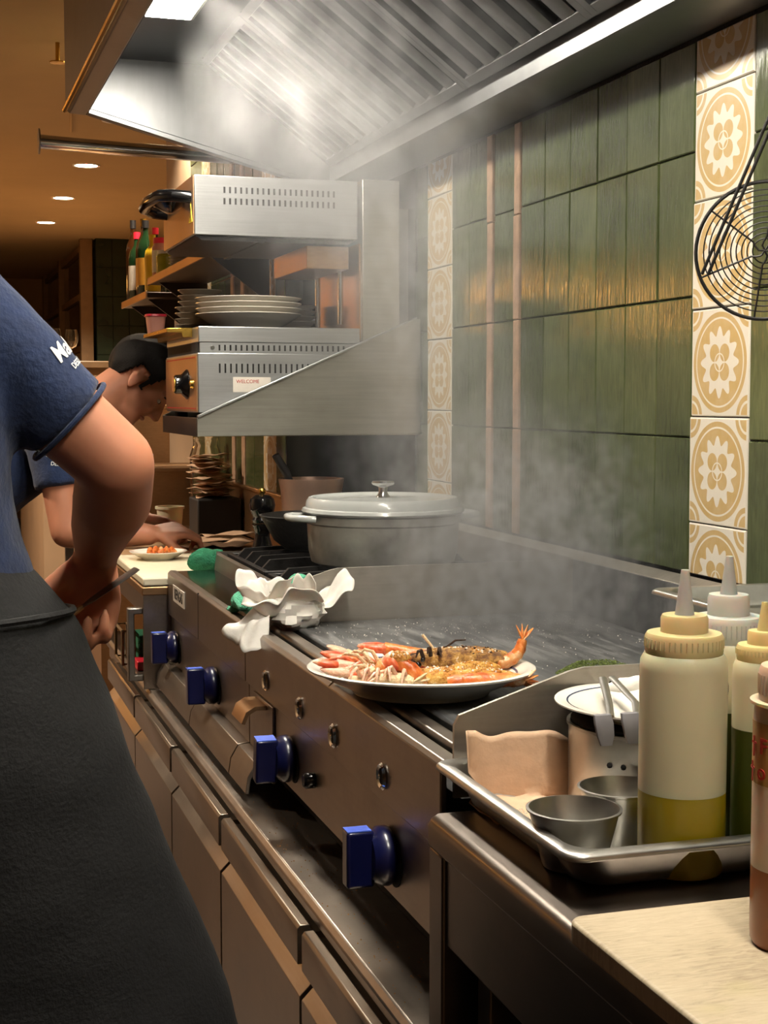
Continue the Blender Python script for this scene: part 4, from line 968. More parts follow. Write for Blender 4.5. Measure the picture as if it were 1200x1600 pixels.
# left one: pale legs and red pincers bundled to the left
Cc = lang('left langoustine with bundled pale legs and red white pincers pointing left', loc(-.085, -.03, .006), YAW)
topping(Cc, (.03, -.012, .010), (.036, .020, .014), 22, 'shell_cream', 'leg_bundle')
claw(Cc, [(.03, -.005, .016), (-.005, -.006, .022), (-.03, -.008, .026)], ('shell_red', 'shell_pale'), .98)
claw(Cc, [(.03, .012, .018), (-.002, .012, .026), (-.022, .014, .031)], ('shell_red', 'shell_orange'), .95)
claw(Cc, [(.035, -.018, .012), (.01, -.022, .014), (-.018, -.022, .018)], ('shell_pale', 'shell_red'), 1.0)
legs(Cc, [(.02, -.015, .012), (.025, -.018, .012), (.03, -.02, .012), (.015, 0, .02), (.02, .004, .022), (.01, -.02, .010), (.03, -.005, .024)], [(-.8, -.3, .2), (-.9, -.2, .3), (-.5, -.6, .1), (-.9, .1, .4), (-.7, .3, .4), (-1, -.3, 0), (-.6, .0, .5)], 'shell_cream', .05)
legs(Cc, [(.01, -.01, .018), (.0, -.016, .014), (.015, -.022, .01)], [(-.6, -.5, .2), (-.8, -.4, .1), (-.2, -.9, 0)], 'shell_red', .04)
legs(Cc, [(.02, .01, .02), (.03, .012, .022), (.04, -.024, .006), (.05, -.024, .008), (.0, .0, .02)], [(-.5, .4, .4), (-.9, .3, .2), (-.6, -.5, 0), (-.7, -.4, .2), (-.9, -.1, .25)], 'shell_red', .055)
topping(Cc, (.012, .0, .016), (.026, .016, .010), 27, 'shell_red', 'body_shell')
# long claw lying along the back rim
Dd = lang('long single claw langoustine lying along the back rim of the platter', loc(-.03, .062, .016), YAW)
claw(Dd, [(.075, -.012, .006), (.045, -.004, .012), (.0, .004, .018), (-.02, .006, .020)], ('shell_red', 'shell_orange'), 1.15)
obj('carapace', MB().tube([(.03, -.02, -.002), (.05, -.02, .004), (.08, -.022, .004), (.10, -.022, -.002)], [.007, .012, .012, .006], 12), 'shell_red', Dd, world=False)
obj('claw_meat', crumple((.02, .0, .014), 1, 6, 20, .2, (.026, .008, .007)), 'shell_orange', Dd, world=False)
claw(Dd, [(-.03, .012, .0), (-.06, .012, .006), (-.075, .012, .012)], ('shell_pale', 'shell_cream'), .9)

# pale split body between the two, ribbed belly towards us
Ee = lang('pale ribbed langoustine belly at the front left of the platter', loc(-.052, -.062, .010), YAW)
tail(Ee, [(-.045, .004, .002), (-.02, 0, .006), (.01, -.004, .008), (.04, -.004, .004)], .0105, .0125, 7, 'shell_cream', .8)
legs(Ee, [(-.03 + .012 * k, -.006, .012) for k in range(6)], [(-.5, -.6, .15), (-.3, -.7, .2), (-.1, -.8, .1), (.1, -.8, .2), (-.6, -.4, .3), (-.2, -.8, 0)], 'shell_pale', .03)
Fg = lang('orange langoustine tail at the front right of the platter', loc(.085, -.068, .012), YAW)
tail(Fg, [(-.05, .0, .0), (-.015, -.004, .006), (.02, -.002, .006), (.05, .006, .004)], .0125, .0105, 6, 'shell_orange', .8)
topping(Fg, (-.005, .018, .006), (.045, .014, .011), 33, 'gratin')
# ------------------------------------------------------------------ steel tray beside the griddle
def gn(name, label, x0, x1, y0, y1, zb, zr, fl=.013, tp=.012, th=.0015, mat='steel_clean', rad=.03):
    def rr(x0, x1, y0, y1, r, n=6):
        o = []
        for cx, cy, a0 in ((x1 - r, y1 - r, 0), (x0 + r, y1 - r, 90), (x0 + r, y0 + r, 180), (x1 - r, y0 + r, 270)):
            for k in range(n + 1):
                a = R(a0 + 90 * k / n); o.append((cx + r * math.cos(a), cy + r * math.sin(a)))
        return o
    b = MB(); loops = []
    for ins, z, r in ((-.001, zr - .006, .02), (0, zr - .002, .02), (.002, zr, .02), (fl, zr, rad), (fl + .002, zr - .003, rad), (fl + tp, zb + .014, rad), (fl + tp + .004, zb + .004, rad), (fl + tp + .012, zb, rad * .8)):
        loops.append([(px, py, z) for px, py in rr(x0 + ins, x1 - ins, y0 + ins, y1 - ins, max(r, .006))])
    n = len(loops[0])
    for l in loops: b.v += l
    for j in range(len(loops) - 1):
        for k in range(n): b.f.append((j * n + k, j * n + (k + 1) % n, (j + 1) * n + (k + 1) % n, (j + 1) * n + k))
    b.f.append(tuple((len(loops) - 1) * n + k for k in range(n)))
    o = obj(name, b, mat, None, solid=th, smooth=50)
    return tag(o, label, 'tray')
gn('steel_tray', 'shallow stainless steel tray holding cups, bottles and paper on the near counter', .533, 1.06, 1.165, 1.531, .8665, .908)
gn('steel_tray', 'shallow steel tray lying across the back corner of the griddle', .955, 1.205, 1.52, 1.836, 1.0185, 1.047)
def squeeze(label, x, y, z, r, zs, zc, zt, bodym, capm, nozm, liq=None, zl=0, n=40):
    """zs shoulder, zc cap top, zt nozzle tip: absolute heights"""
    t = thing('squeeze_bottle', label, 'squeeze bottle', (x, y, z)); S, Cp, T = zs - z, zc - z, zt - z
    lo = (zl - z) if liq else .004
    prof = [(r, lo), (r, S - .012), (r * .985, S - .004), (r * .93, S), (r * .9, S + .002), (0, S + .002)]
    obj('bottle_wall', MB().lathe(([(0, 0), (r * .96, 0), (r, .006)] if not liq else [(0, lo)]) + prof, (0, 0, 0), n), bodym, t, world=False)
    if liq: obj('liquid', MB().lathe([(0, 0), (r * .93, 0), (r * .985, .004), (r * .998, .012), (r * .998, lo), (0, lo)], (0, 0, 0), n), liq, t, world=False)
    rc = r * .87; hh = (Cp - S)
    cap = obj('screw_cap', MB().lathe([(r * .87, S + .002), (rc * 1.02, S + .005), (rc * 1.02, S + hh * .48), (rc * .97, S + hh * .56), (rc * .62, S + hh * .58), (rc * .62, S + hh * .92), (rc * .58, Cp), (0, Cp)], (0, 0, 0), n), capm, t, world=False)
    rb = MB()
    for k in range(44):
        a = 2 * math.pi * k / 44
        rb.tube([(rc * 1.02 * math.cos(a), rc * 1.02 * math.sin(a), S + .008), (rc * 1.02 * math.cos(a), rc * 1.02 * math.sin(a), S + hh * .44)], .0008, 5)
    obj('cap_ribs', rb, capm, cap, world=False)
    obj('nozzle', MB().lathe([(0, Cp - .001), (rc * .26, Cp - .001), (rc * .24, Cp + .004), (rc * .12, T - .004), (rc * .105, T), (rc * .05, T), (0, T - .004)], (0, 0, 0), 24), nozm, t, world=False)
    return t
TZ = .8675
b1 = squeeze('large squeeze bottle of yellow oil in the front of the steel tray', .674, 1.222, TZ, .0408, 1.071, 1.109, 1.151, 'bottle_milky', 'cap_yellowish', 'nozzle_grey', 'oil_yellow', .944)
squeeze('squeeze bottle of dark green oil with clear cap behind the yellow oil bottle', .765, 1.298, TZ, .0385, 1.066, 1.115, 1.153, 'bottle_milky', 'cap_clear', 'nozzle_grey', 'oil_green', 1.002)
squeeze('slim squeeze bottle with cream pointed nozzle between the oil and brown sauce bottles', .752, 1.211, TZ, .0285, 1.062, 1.092, 1.119, 'bottle_milky', 'nozzle_cream', 'nozzle_cream', 'oil_green', 1.0)
b4 = squeeze('pink tinted squeeze bottle with brown sauce and red writing on the cutting board', .640, .980, .8865, .0338, 1.075, 1.128, 1.165, 'bottle_pinkish', 'bottle_pinkish', 'bottle_pinkish', 'sauce_brown', .948)
obj('tape_label', MB().lathe([(.0341, .128), (.0341, .176)], (0, 0, 0), 40), 'oil_label', b4, world=False)
obj('collar', MB().lathe([(.028, .189), (.0365, .189), (.0365, .1915), (.028, .1915)], (0, 0, 0), 36, closed=True), 'bottle_pinkish', b4, world=False)
def wrap(txt, size, rad, cz, a0, root, name='handwriting', mat='print_red'):
    o = text(txt, size, mat, name, None, None, .0003, True)
    for v in o.data.vertices:
        a = a0 + v.co.x / rad; rr_ = rad + .0006 + v.co.z
        v.co = (rr_ * math.cos(a), rr_ * math.sin(a), cz + v.co.y)
    o.parent = root; return o
AW = math.atan2(-.980, -.640) - 1.0
wrap('† F', .017, .0343, .158, AW, b4); wrap('† o', .017, .0343, .138, AW - .05, b4)
obj('marker_spot', MB().ball((0, 0, 0), (.0012, .003, .0075), 10), 'print_black', b1, world=False, loc=(.0385, -.0135, .172), rot=(0, 0, R(-19)))
# pot with a saucer on top
t = thing('steel_pot', 'small cylindrical steel pot in the tray topped with a saucer', 'pot', (.752, 1.432, TZ))
obj('pot_wall', MB().lathe([(0, 0), (.088, 0), (.09, .003), (.0905, .088), (.0925, .089), (.0925, .092), (.0885, .092), (.0875, .005), (0, .004)], (0, 0, 0), 48), 'steel_clean', t, world=False)
for a in (214, 224): obj('rivet', MB().ball((.0905 * math.cos(R(a)), .0905 * math.sin(R(a)), .06), .0032, 8), 'dark_void', t, world=False)
obj('pot_gap_shade', MB().lathe([(0, .0925), (.088, .0925), (.088, .0955), (0, .0955)], (0, 0, 0), 40), 'dark_void', t, world=False)  # dark disc standing in for shade between pot and saucer
plate('white saucer with thin blue line covering the small steel pot', (.752, 1.432, TZ + .096), .106, .019, line=True)
def cup(label, x, y, r, h, salt):
    t = thing('sauce_cup', label, 'sauce cup', (x, y, TZ))
    obj('cup_wall', MB().lathe([(0, 0), (r * .66, 0), (r * .68, .002), (r * .96, h - .003), (r * 1.02, h - .002), (r * 1.03, h), (r * .97, h + .0005), (r * .94, h - .004), (r * .655, .003), (0, .002)], (0, 0, 0), 40), 'steel_clean', t, world=False)
    if salt: obj('salt_fill', MB().lathe([(0, h * .75), (r * .5, h * .66), (r * .84, h * .55), (0, h * .5)], (0, 0, 0), 24), 'salt', t, world=False)
    return t
cup('empty steel sauce cup in the front corner of the tray', .582, 1.262, .0445, .055, False)
cup('steel sauce cup of salt half hidden behind the yellow oil bottle', .657, 1.316, .0415, .056, True)
tg = thing('tongs', 'grey silicone tipped tongs lying over the saucer rim', 'tongs', (.678, 1.338, TZ + .118))
for x, w in ((-.034, 1), (-.004, 1)):
    a = obj('arm', MB().tube([(x + .012, .0, .004), (x + .035, .05, .006), (x * .4 + .06, .16, .01)], [.004, .004, .005], 8, flat=.5), 'steel_clean', tg, world=False)
    obj('tip', MB().rings([(x + .002, -.012, -.022, .0065, .0025), (x + .001, -.012, -.012, .0095, .0035), (x, -.010, .0, .0105, .004), (x, -.006, .008, .0095, .004)], 14, 3), 'grey_silicone', a, world=False)
# kitchen paper lining the tray corner
def towel(u, v):
    x = .560 + .122 * u; s = v * .16
    top = .0
    if s < .075: yv, zz = 1.500 + .012 * math.sin(u * 5) - .02 * (u < .12) * (1 - u / .12), .951 - .022 * u - .008 * math.sin(u * 6) - s
    else: yv, zz = 1.497 - (s - .075) * 1.1, .951 - .075 - .022 * u * .2 - .008 + .004 * math.sin(u * 9 + s * 60)
    zz = max(zz, .8695)
    if s < .05 and u < .1: x -= .006
    return (x, yv - .01 * math.sin(v * 3), zz + .0015 * math.sin(u * 17 + v * 6))
tag(obj('paper_towel', MB().grid(towel, 26, 22), 'paper_beige', None, solid=.001, smooth=60), 'sheet of kitchen paper curling up the back corner of the steel tray', 'paper towel')
tag(obj('paper_wad', crumple((.775, 1.521, .972), .019, 14, 28, .35, (1.9, .5, .9)), 'paper_white'), 'crumpled paper wad stuffed against the griddle end plate above the saucer', 'paper wad')
grains('tray_salt', 700, lambda: (rnd.uniform(.572, .66), rnd.uniform(1.22, 1.45), .8688), .0005, .0014, 'salt', 'spilled salt on the bottom of the steel tray', 'salt')
cb = thing('cutting_board', 'worn cream plastic cutting board at the near corner of the counter', 'cutting board', (.74, .75, .865))
def rrect(x0, x1, y0, y1, r, n=5):
    o = []
    for cx, cy, a0 in ((x1 - r, y1 - r, 0), (x0 + r, y1 - r, 90), (x0 + r, y0 + r, 180), (x1 - r, y0 + r, 270)):
        for k in range(n + 1): a = R(a0 + 90 * k / n); o.append((cx + r * math.cos(a), cy + r * math.sin(a)))
    return o
obj('slab', MB().prism(rrect(-.245, .25, -.42, .338, .015), .001, .0205, 'z'), 'cutting_board_mat', cb, world=False, bevel=.003, seg=3)
# hanging wire skimmer
sk = thing('wire_skimmer', 'round wire skimmer with black frame hanging from the hood in front of the patterned tiles', 'skimmer', (1.027, 1.67, 1.497))
nrm = Vector((-1.0, -1.35, -.05)).normalized(); ax = Vector((0, 0, 1)).cross(nrm).normalized(); ay = nrm.cross(ax)
def ring(r, off=0, n=56): return [tuple(ax * (r * math.cos(2 * math.pi * k / n)) + ay * (r * math.sin(2 * math.pi * k / n)) + nrm * off) for k in range(n)]
obj('outer_ring', MB().tube(ring(.0865), .0024, 8, True), 'black_iron', sk, world=False)
for k in range(10): obj('wire_ring', MB().tube(ring(.0155 + k * .0068, -.004 * (1 - k / 10)), .0009, 5, True), 'black_iron', sk, world=False)
for a in range(6):
    c, s = math.cos(R(60 * a + 22)), math.sin(R(60 * a + 22)); P = lambda r, w=0: tuple((ax * c + ay * s) * r + (ay * c - ax * s) * w)
    obj('spoke', MB().tube([P(.0005), P(.006, .004), P(.012, .003), P(.018), P(.05), P(.088)], .0014, 6), 'black_iron', sk, world=False)
top = Vector((1.1, 1.585, 1.902)) - Vector((1.027, 1.67, 1.497)); st_ = -ax * .074 + ay * -.028; st_ = st_ if st_.x < 0 else -ax * -.074 + ay * -.028
for o_ in (-.004, .004):
    obj('handle_wire', MB().tube([tuple(st_ + ax * o_ + nrm * .004), tuple(st_.lerp(top, .5) + ax * o_ + nrm * .006), tuple(top + ax * o_)], .0022, 8), 'black_iron', sk, world=False)
obj('hang_hook', MB().tube([tuple(top), tuple(top + Vector((.004, 0, .03))), tuple(top + Vector((-.004, 0, .05)))], .0022, 8), 'black_iron', sk, world=False)
# ------------------------------------------------------------------ people
def hand(mb, wrist, fwd, nrm, thumb_side, curl=(.5, .6, .5), s=1.0, spread=.06, thumb=(.5, .35)):
    """five separate fingers: fwd along the hand, nrm out of the back of the hand, fingers curl towards -nrm"""
    f = Vector(fwd).normalized(); n = Vector(nrm); n = (n - f * n.dot(f)).normalized(); sd = f.cross(n) * thumb_side; w = Vector(wrist)
    mb.ball(w, .026 * s, 12)
    for i, off in enumerate((.031, .0105, -.0105, -.030)):
        k = w + f * (.088 - .004 * abs(i - 1)) * s + sd * off * s * .98
        chain(mb, [w + sd * off * .55 * s + f * .01 * s, w + f * .05 * s + sd * off * .9 * s, k], [.016 * s, .0155 * s, .0125 * s], 12)
        L = (.044, .049, .045, .034)[i]; d = (f + sd * spread * (1.5 - i)).normalized(); p = k; pts = [p]; ang = 0
        for j, (fr, c) in enumerate(zip((1.0, .66, .5), curl)):
            ang += c * (1 + .12 * i); q = d * math.cos(ang) - n * math.sin(ang); p = p + q * L * fr * s; pts.append(p)
        chain(mb, pts, [.0112 * s, .0098 * s, .0088 * s, .0072 * s], 10)
    b = w + f * .022 * s + sd * .026 * s
    t1 = b + (f * .6 + sd * .7 - n * thumb[0]).normalized() * .042 * s; t2 = t1 + (f * .85 + sd * .1 - n * thumb[1] * 1.4).normalized() * .032 * s; t3 = t2 + (f * .8 - sd * .25 - n * thumb[1] * 1.6).normalized() * .026 * s
    chain(mb, [b, t1, t2, t3], [.017 * s, .0125 * s, .0108 * s, .0082 * s], 12)
def head_shapes(mb, c, f, u, s=1.0):
    f = Vector(f).normalized(); u = Vector(u); u = (u - f * u.dot(f)).normalized(); r = f.cross(u); c = Vector(c)
    B = Matrix((r, f, u)).transposed()
    P = lambda x, y, z: c + (r * x + f * y + u * z) * s
    def el(x, y, z, a, b, d): mb.ball(P(x, y, z), (a * s, b * s, d * s), 22, B)
    el(0, -.012, .032, .076, .096, .086); el(0, .03, -.022, .063, .070, .082); el(0, .04, -.078, .047, .052, .040)
    el(0, .075, -.098, .022, .02, .018); el(0, .085, .03, .05, .02, .018)
    chain(mb, [P(0, .098, .012), P(0, .112, -.018), P(0, .118, -.03)], [.009 * s, .012 * s, .0125 * s], 10)
    for q in (-1, 1):
        el(q * .012, .108, -.034, .008, .009, .007)
        el(q * .038, .078, -.03, .02, .018, .02)
        el(q * .078, -.008, -.008, .008, .02, .032); el(q * .080, -.004, -.034, .006, .012, .012)
    return P, B
def face_parts(root, P, B, s, o):
    for q in (-1, 1):
        e = obj('eye', MB().ball(P(q * .032, .0835, .004), (.011 * s, .007 * s, .006 * s), 14, B), 'eye_white', root)
        obj('iris', MB().ball(P(q * .032, .0893, .004), (.0052 * s, .002 * s, .005 * s), 12, B), 'hair', e, world=False)
        obj('eyebrow', MB().tube([P(q * .014, .102, .024), P(q * .033, .099, .029), P(q * .05, .086, .023)], [.003 * s, .0045 * s, .002 * s], 8), 'hair', root)
    obj('mouth', MB().tube([P(-.026, .083, -.062), P(-.01, .094, -.060), P(0, .095, -.061), P(.01, .094, -.060), P(.026, .083, -.062)], [.002 * s, .0055 * s, .006 * s, .0055 * s, .002 * s], 8), 'lips', root)
def hair_cap(P, s, seed):
    rn = random.Random(seed); b = MB(); n, m = 110, 80; keep = []
    for j in range(m + 1):
        ph = math.pi * j / m
        for k in range(n):
            a = 2 * math.pi * k / n; x, y, z = math.sin(ph) * math.cos(a), math.sin(ph) * math.sin(a), math.cos(ph)
            g = 1.085 + .02 * math.sin(9 * a + 3 * ph) * math.sin(5 * ph) + rn.uniform(-.004, .004)
            lx, ly, lz = x * .076 * g, -.012 + y * .098 * g, .034 + z * .090 * g
            line = .075 if ly > .055 else (.075 * max(0, (ly - .03) / .025) if ly > .03 else (-.018 if ly > .012 else (.03 if ly > -.022 else max(-.058, .03 + (ly + .022) * 3))))
            if abs(lx) < .05 and ly > .03: line = .072
            keep.append(lz > line); b.v.append(tuple(P(lx, ly, lz)))
    for j in range(m):
        for k in range(n):
            q = (j * n + k, j * n + (k + 1) % n, (j + 1) * n + (k + 1) % n, (j + 1) * n + k)
            if all(keep[i] for i in q): b.f.append(q)
    used = sorted({i for f in b.f for i in f}); mp = {o: i for i, o in enumerate(used)}
    b.v = [b.v[i] for i in used]; b.f = [tuple(mp[i] for i in f) for f in b.f]
    return b
TX = D.textures.new('cloth_folds', 'CLOUDS'); TX.noise_scale = .11; TX.noise_depth = 1
TX2 = D.textures.new('cloth_folds_long', 'CLOUDS'); TX2.noise_scale = .22
def cloth(name, mb, voxel, mat, root, strength=.018, tex=TX, sm=8):
    me = blob(mb, voxel, sm, .6, name); me.materials.append(M(mat))
    o = D.objects.new(name, me); COL.objects.link(o); o.parent = root; o.location = -root_loc(root)
    q = o.modifiers.new('folds', 'DISPLACE'); q.texture = tex; q.strength = strength; q.mid_level = .5; q.texture_coords = 'LOCAL'
    return o
def skin_obj(name, mb, voxel, root, mat='skin', sm=7):
    me = blob(mb, voxel, sm, .55, name); me.materials.append(M(mat)); o = D.objects.new(name, me); COL.objects.link(o); o.parent = root; o.location = -root_loc(root); return o

# ---- near cook, back turned, on the left edge
p1 = thing('person', 'cook in navy T-shirt and black apron, back turned, at the left edge', 'person', (-.02, 1.80, 0))
sh, el, wr = Vector((.035, 1.80, 1.405)), Vector((.222, 1.80, 1.232)), Vector((.222, 2.02, 1.105))
b = MB()
P_, B_ = head_shapes(b, (-.17, 1.90, 1.655), (-.25, 1, -.35), (0, .3, 1))
chain(b, [(-.165, 1.87, 1.60), (-.15, 1.83, 1.50), (-.13, 1.80, 1.44)], [.06, .058, .075], 18)
b.rings([(-.06, 1.80, .86, .15, .11), (-.055, 1.80, 1.0, .16, .11), (-.06, 1.80, 1.15, .155, .105), (-.09, 1.80, 1.32, .165, .11), (-.12, 1.80, 1.43, .14, .09), (-.14, 1.81, 1.48, .07, .06)], 32)
chain(b, [(-.05, 1.80, 1.41), sh, sh.lerp(el, .5), el], [.075, .062, .052, .047], 20)
mid = el.lerp(wr, .35) + Vector((.004, 0, -.006))
chain(b, [el, mid, el.lerp(wr, .7), wr], [.047, .05, .041, .031], 20)
hand(b, wr + Vector((-.004, .004, -.014)), (-.12, .22, -.93), (.25, .93, .2), -1, (.95, 1.0, .6), 1.08, thumb=(.6, .6))
lsh, lel, lwr = Vector((-.30, 1.80, 1.405)), Vector((-.42, 1.86, 1.15)), Vector((-.30, 2.06, 1.08))
chain(b, [(-.18, 1.80, 1.41), lsh, lel], [.075, .06, .046], 18); chain(b, [lel, lel.lerp(lwr, .35), lwr], [.046, .047, .031], 18)
hand(b, lwr + Vector((.01, .012, -.01)), (.45, .5, -.7), (-.5, .6, .4), 1, (.6, .7, .5), 1.0)
chain(b, [(.03, 1.80, .92), (.13, 1.84, .50), (.17, 1.78, .10)], [.10, .065, .045], 18); chain(b, [(-.15, 1.80, .92), (-.22, 1.86, .50), (-.25, 1.80, .10)], [.10, .065, .045], 18)
skin_obj('body', b, .0055, p1)
face_parts(p1, P_, B_, 1, p1); obj('hair', hair_cap(P_, 1, 3), 'hair', p1, solid=.006)
s_ = MB()
s_.rings([(-.06, 1.80, 1.045, .180, .140), (-.06, 1.80, 1.10, .180, .145), (-.075, 1.80, 1.20, .178, .140), (-.08, 1.80, 1.32, .185, .138), (-.105, 1.80, 1.42, .170, .120), (-.13, 1.805, 1.475, .12, .09), (-.14, 1.81, 1.495, .085, .075)], 36)
ad = (el - sh).normalized(); hem = sh.lerp(el, .70)
s_.tube([(-.10, 1.80, 1.415), sh - ad * .03 + Vector((-.0, 0, .005)), sh + ad * .05, sh.lerp(el, .45), hem], [.095, .090, .074, .065, .060], 24)
ad2 = (lel - lsh).normalized(); s_.tube([(-.16, 1.80, 1.42), lsh - ad2 * .02, lsh + ad2 * .06, lsh.lerp(lel, .62)], [.09, .088, .078, .072], 24)
ts = cloth('t_shirt', s_, .007, 'navy_cloth', p1, .020)
n_ = ad.orthogonal().normalized(); w_ = ad.cross(n_)
obj('sleeve_hem', MB().tube([tuple(hem + ad * .002 + (n_ * math.cos(a) + w_ * math.sin(a)) * .0595) for a in [2 * math.pi * k / 36 for k in range(36)]], .0035, 8, True), 'navy_cloth', ts, world=False)
# sleeve print
def sleeve_print(o, axis, up, out, root_o, big, small, sc=1.0):
    m = frame(o, axis, up)
    text(big, .030 * sc, 'print_white', 'sleeve_print', root_o, m @ Matrix.Translation((0, .006 * sc, 0)), .0003, True, shear=.15, wrap_to=root_o).location = (0, 0, 0)
    text(small, .0105 * sc, 'print_white', 'sleeve_print', root_o, m @ Matrix.Translation((0, -.016 * sc, 0)), .0003, True, wrap_to=root_o).location = (0, 0, 0)
upo = Vector((.74, 0, .68)); camv = (Vector((0, 0, 1.31)) - hem).normalized()
side = (upo * .93 + camv * .38); side = (side - ad * side.dot(ad)).normalized()
oo = sh.lerp(el, .48) + side * .066
sleeve_print(tuple(oo), side.cross(ad), -ad, side, ts, 'Mahou', 'DESDE 1890', 1.0)
# apron: bib strings, waist band and long skirt
a_ = MB()
edge = [(1.125, .10, .15), (1.085, .135, .18), (1.05, .168, .2), (1.03, .180, .21), (.93, .222, .235), (.80, .268, .26), (.68, .312, .285), (.57, .352, .305), (.46, .385, .315), (.36, .40, .315)]
a_.rings([(e - rx, 1.80, z, rx, .145 + .075 * (1.12 - z)) for z, e, rx in edge], 40)
ap = cloth('apron', a_, .009, 'black_cloth', p1, .022, TX2)
obj('waist_string', MB().tube([tuple(Vector((-.032 + .200 * math.cos(a), 1.80 + .155 * math.sin(a), 1.048 + .014 * math.sin(a + 2.4)))) for a in [2 * math.pi * k / 40 for k in range(40)]], .0045, 6, True), 'black_cloth', ap, world=False)
for q, x0, x1 in ((1, .14, .19), (-1, -.24, -.28)):
    obj('trouser_leg', MB().tube([(x0 * .8, 1.81, .6), (x0, 1.84, .45), (x1 * .95, 1.80, .22), (x1 * .92, 1.79, .05)], [.10, .088, .075, .07], 18), 'black_cloth', p1)
    obj('shoe', MB().rings([(x1 * .92, 1.84, .001, .048, .135), (x1 * .92, 1.84, .03, .05, .137), (x1 * .92, 1.83, .06, .045, .12), (x1 * .92, 1.80, .095, .042, .07)], 20), 'black_matte', p1)
sptl = thing('spatula', 'thin steel spatula with dark handle held in the near cook hand', 'spatula', (.20, 2.06, 1.04))
s0, s1 = Vector((.185, 1.985, 1.025)), Vector((.272, 1.998, 1.080)); dd = (s1 - s0)
obj('handle', MB().tube([s0 - dd * .35, s0, s0 + dd * .15], [.007, .008, .006], 8, flat=.6), 'wood_handle', sptl)
obj('blade', MB().tube([s0 + dd * .12, s0 + dd * .3, s0 + dd * .8, s1], [.006, .013, .016, .015], 10, flat=.14), 'steel_dull', sptl)

# ---- second cook, bent over the far counter
p2 = thing('person', 'dark haired cook in navy T-shirt bending over a plate at the far counter', 'person', (.05, 4.36, 0))
C2 = Vector((.605, 4.355, 1.362)); f2 = Vector((.60, -.10, -.79)); u2 = Vector((.78, 0, .62))
b = MB(); P_, B_ = head_shapes(b, C2, f2, u2, 1.0)
chain(b, [C2 - u2 * .045 - f2 * .02, Vector((.47, 4.355, 1.29)), Vector((.385, 4.355, 1.235))], [.062, .06, .075], 18)
b.rings([(.0, 4.36, .86, .12, .16), (.0, 4.36, .95, .13, .17), (.06, 4.36, 1.06, .12, .165)], 28)
chain(b, [(.06, 4.36, 1.02), (.18, 4.36, 1.12), (.31, 4.36, 1.20)], [.135, .135, .125], 22)
rs_, re, rw = Vector((.345, 4.175, 1.195)), Vector((.372, 4.12, .945)), Vector((.588, 4.07, .935))
chain(b, [(.30, 4.28, 1.20), rs_, rs_.lerp(re, .5), re], [.085, .062, .052, .046], 18); chain(b, [re, re.lerp(rw, .35), rw], [.046, .047, .031], 18)
hand(b, rw + Vector((.01, 0, .002)), (.95, .12, .08), (.1, -.35, .93), 1, (.45, .75, .55), 1.0)
ls_, le, lw = Vector((.345, 4.54, 1.195)), Vector((.42, 4.60, .96)), Vector((.62, 4.46, .95))
chain(b, [(.30, 4.44, 1.20), ls_, le], [.085, .06, .046], 18); chain(b, [le, le.lerp(lw, .35), lw], [.046, .047, .031], 18)
hand(b, lw + Vector((.01, -.004, 0)), (.85, -.4, -.15), (.1, .2, .95), -1, (.5, .7, .5), 1.0)
chain(b, [(-.01, 4.27, .90), (-.02, 4.26, .48), (-.02, 4.26, .10)], [.10, .065, .045], 16); chain(b, [(-.01, 4.45, .90), (-.02, 4.46, .48), (-.02, 4.46, .10)], [.10, .065, .045], 16)
skin_obj('body', b, .006, p2)
face_parts(p2, P_, B_, 1, p2); obj('hair', hair_cap(P_, 1, 5), 'hair', p2, solid=.007)
s_ = MB(); chain(s_, [(.01, 4.36, .97), (.06, 4.36, 1.04), (.18, 4.36, 1.13), (.32, 4.36, 1.205)], [.165, .165, .16, .14], 24)
for a0, a1 in ((rs_, re), (ls_, le)):
    q = (a1 - a0).normalized(); s_.tube([a0.lerp(Vector((.30, 4.36, 1.2)), .55), a0 - q * .02, a0 + q * .05, a0.lerp(a1, .52)], [.10, .085, .078, .070], 22)
s_.tube([(.38, 4.355, 1.232), (.43, 4.355, 1.262)], [.085, .075], 20)
t2 = cloth('t_shirt', s_, .008, 'navy_cloth', p2, .016)
sleeve_print((.368, 4.088, 1.150), (1, -.02, -.14), (.12, .1, 1), (0, -1, 0), t2, 'Mahou', 'DESDE 1890', 1.35)
a_ = MB(); a_.rings([(.0, 4.36, .98, .145, .185), (.0, 4.36, .9, .16, .2), (.0, 4.36, .6, .17, .21), (0, 4.36, .42, .18, .22)], 30)
cloth('apron', a_, .01, 'black_cloth', p2, .02, TX2)
for yy in (4.26, 4.46):
    obj('trouser_leg', MB().tube([(-.02, yy, .6), (-.02, yy, .4), (-.02, yy, .05)], [.1, .085, .07], 16), 'black_cloth', p2)
    obj('shoe', MB().rings([(.03, yy, .001, .135, .046), (.03, yy, .03, .137, .048), (.02, yy, .06, .12, .045), (-.01, yy, .095, .07, .042)], 20), 'black_matte', p2)
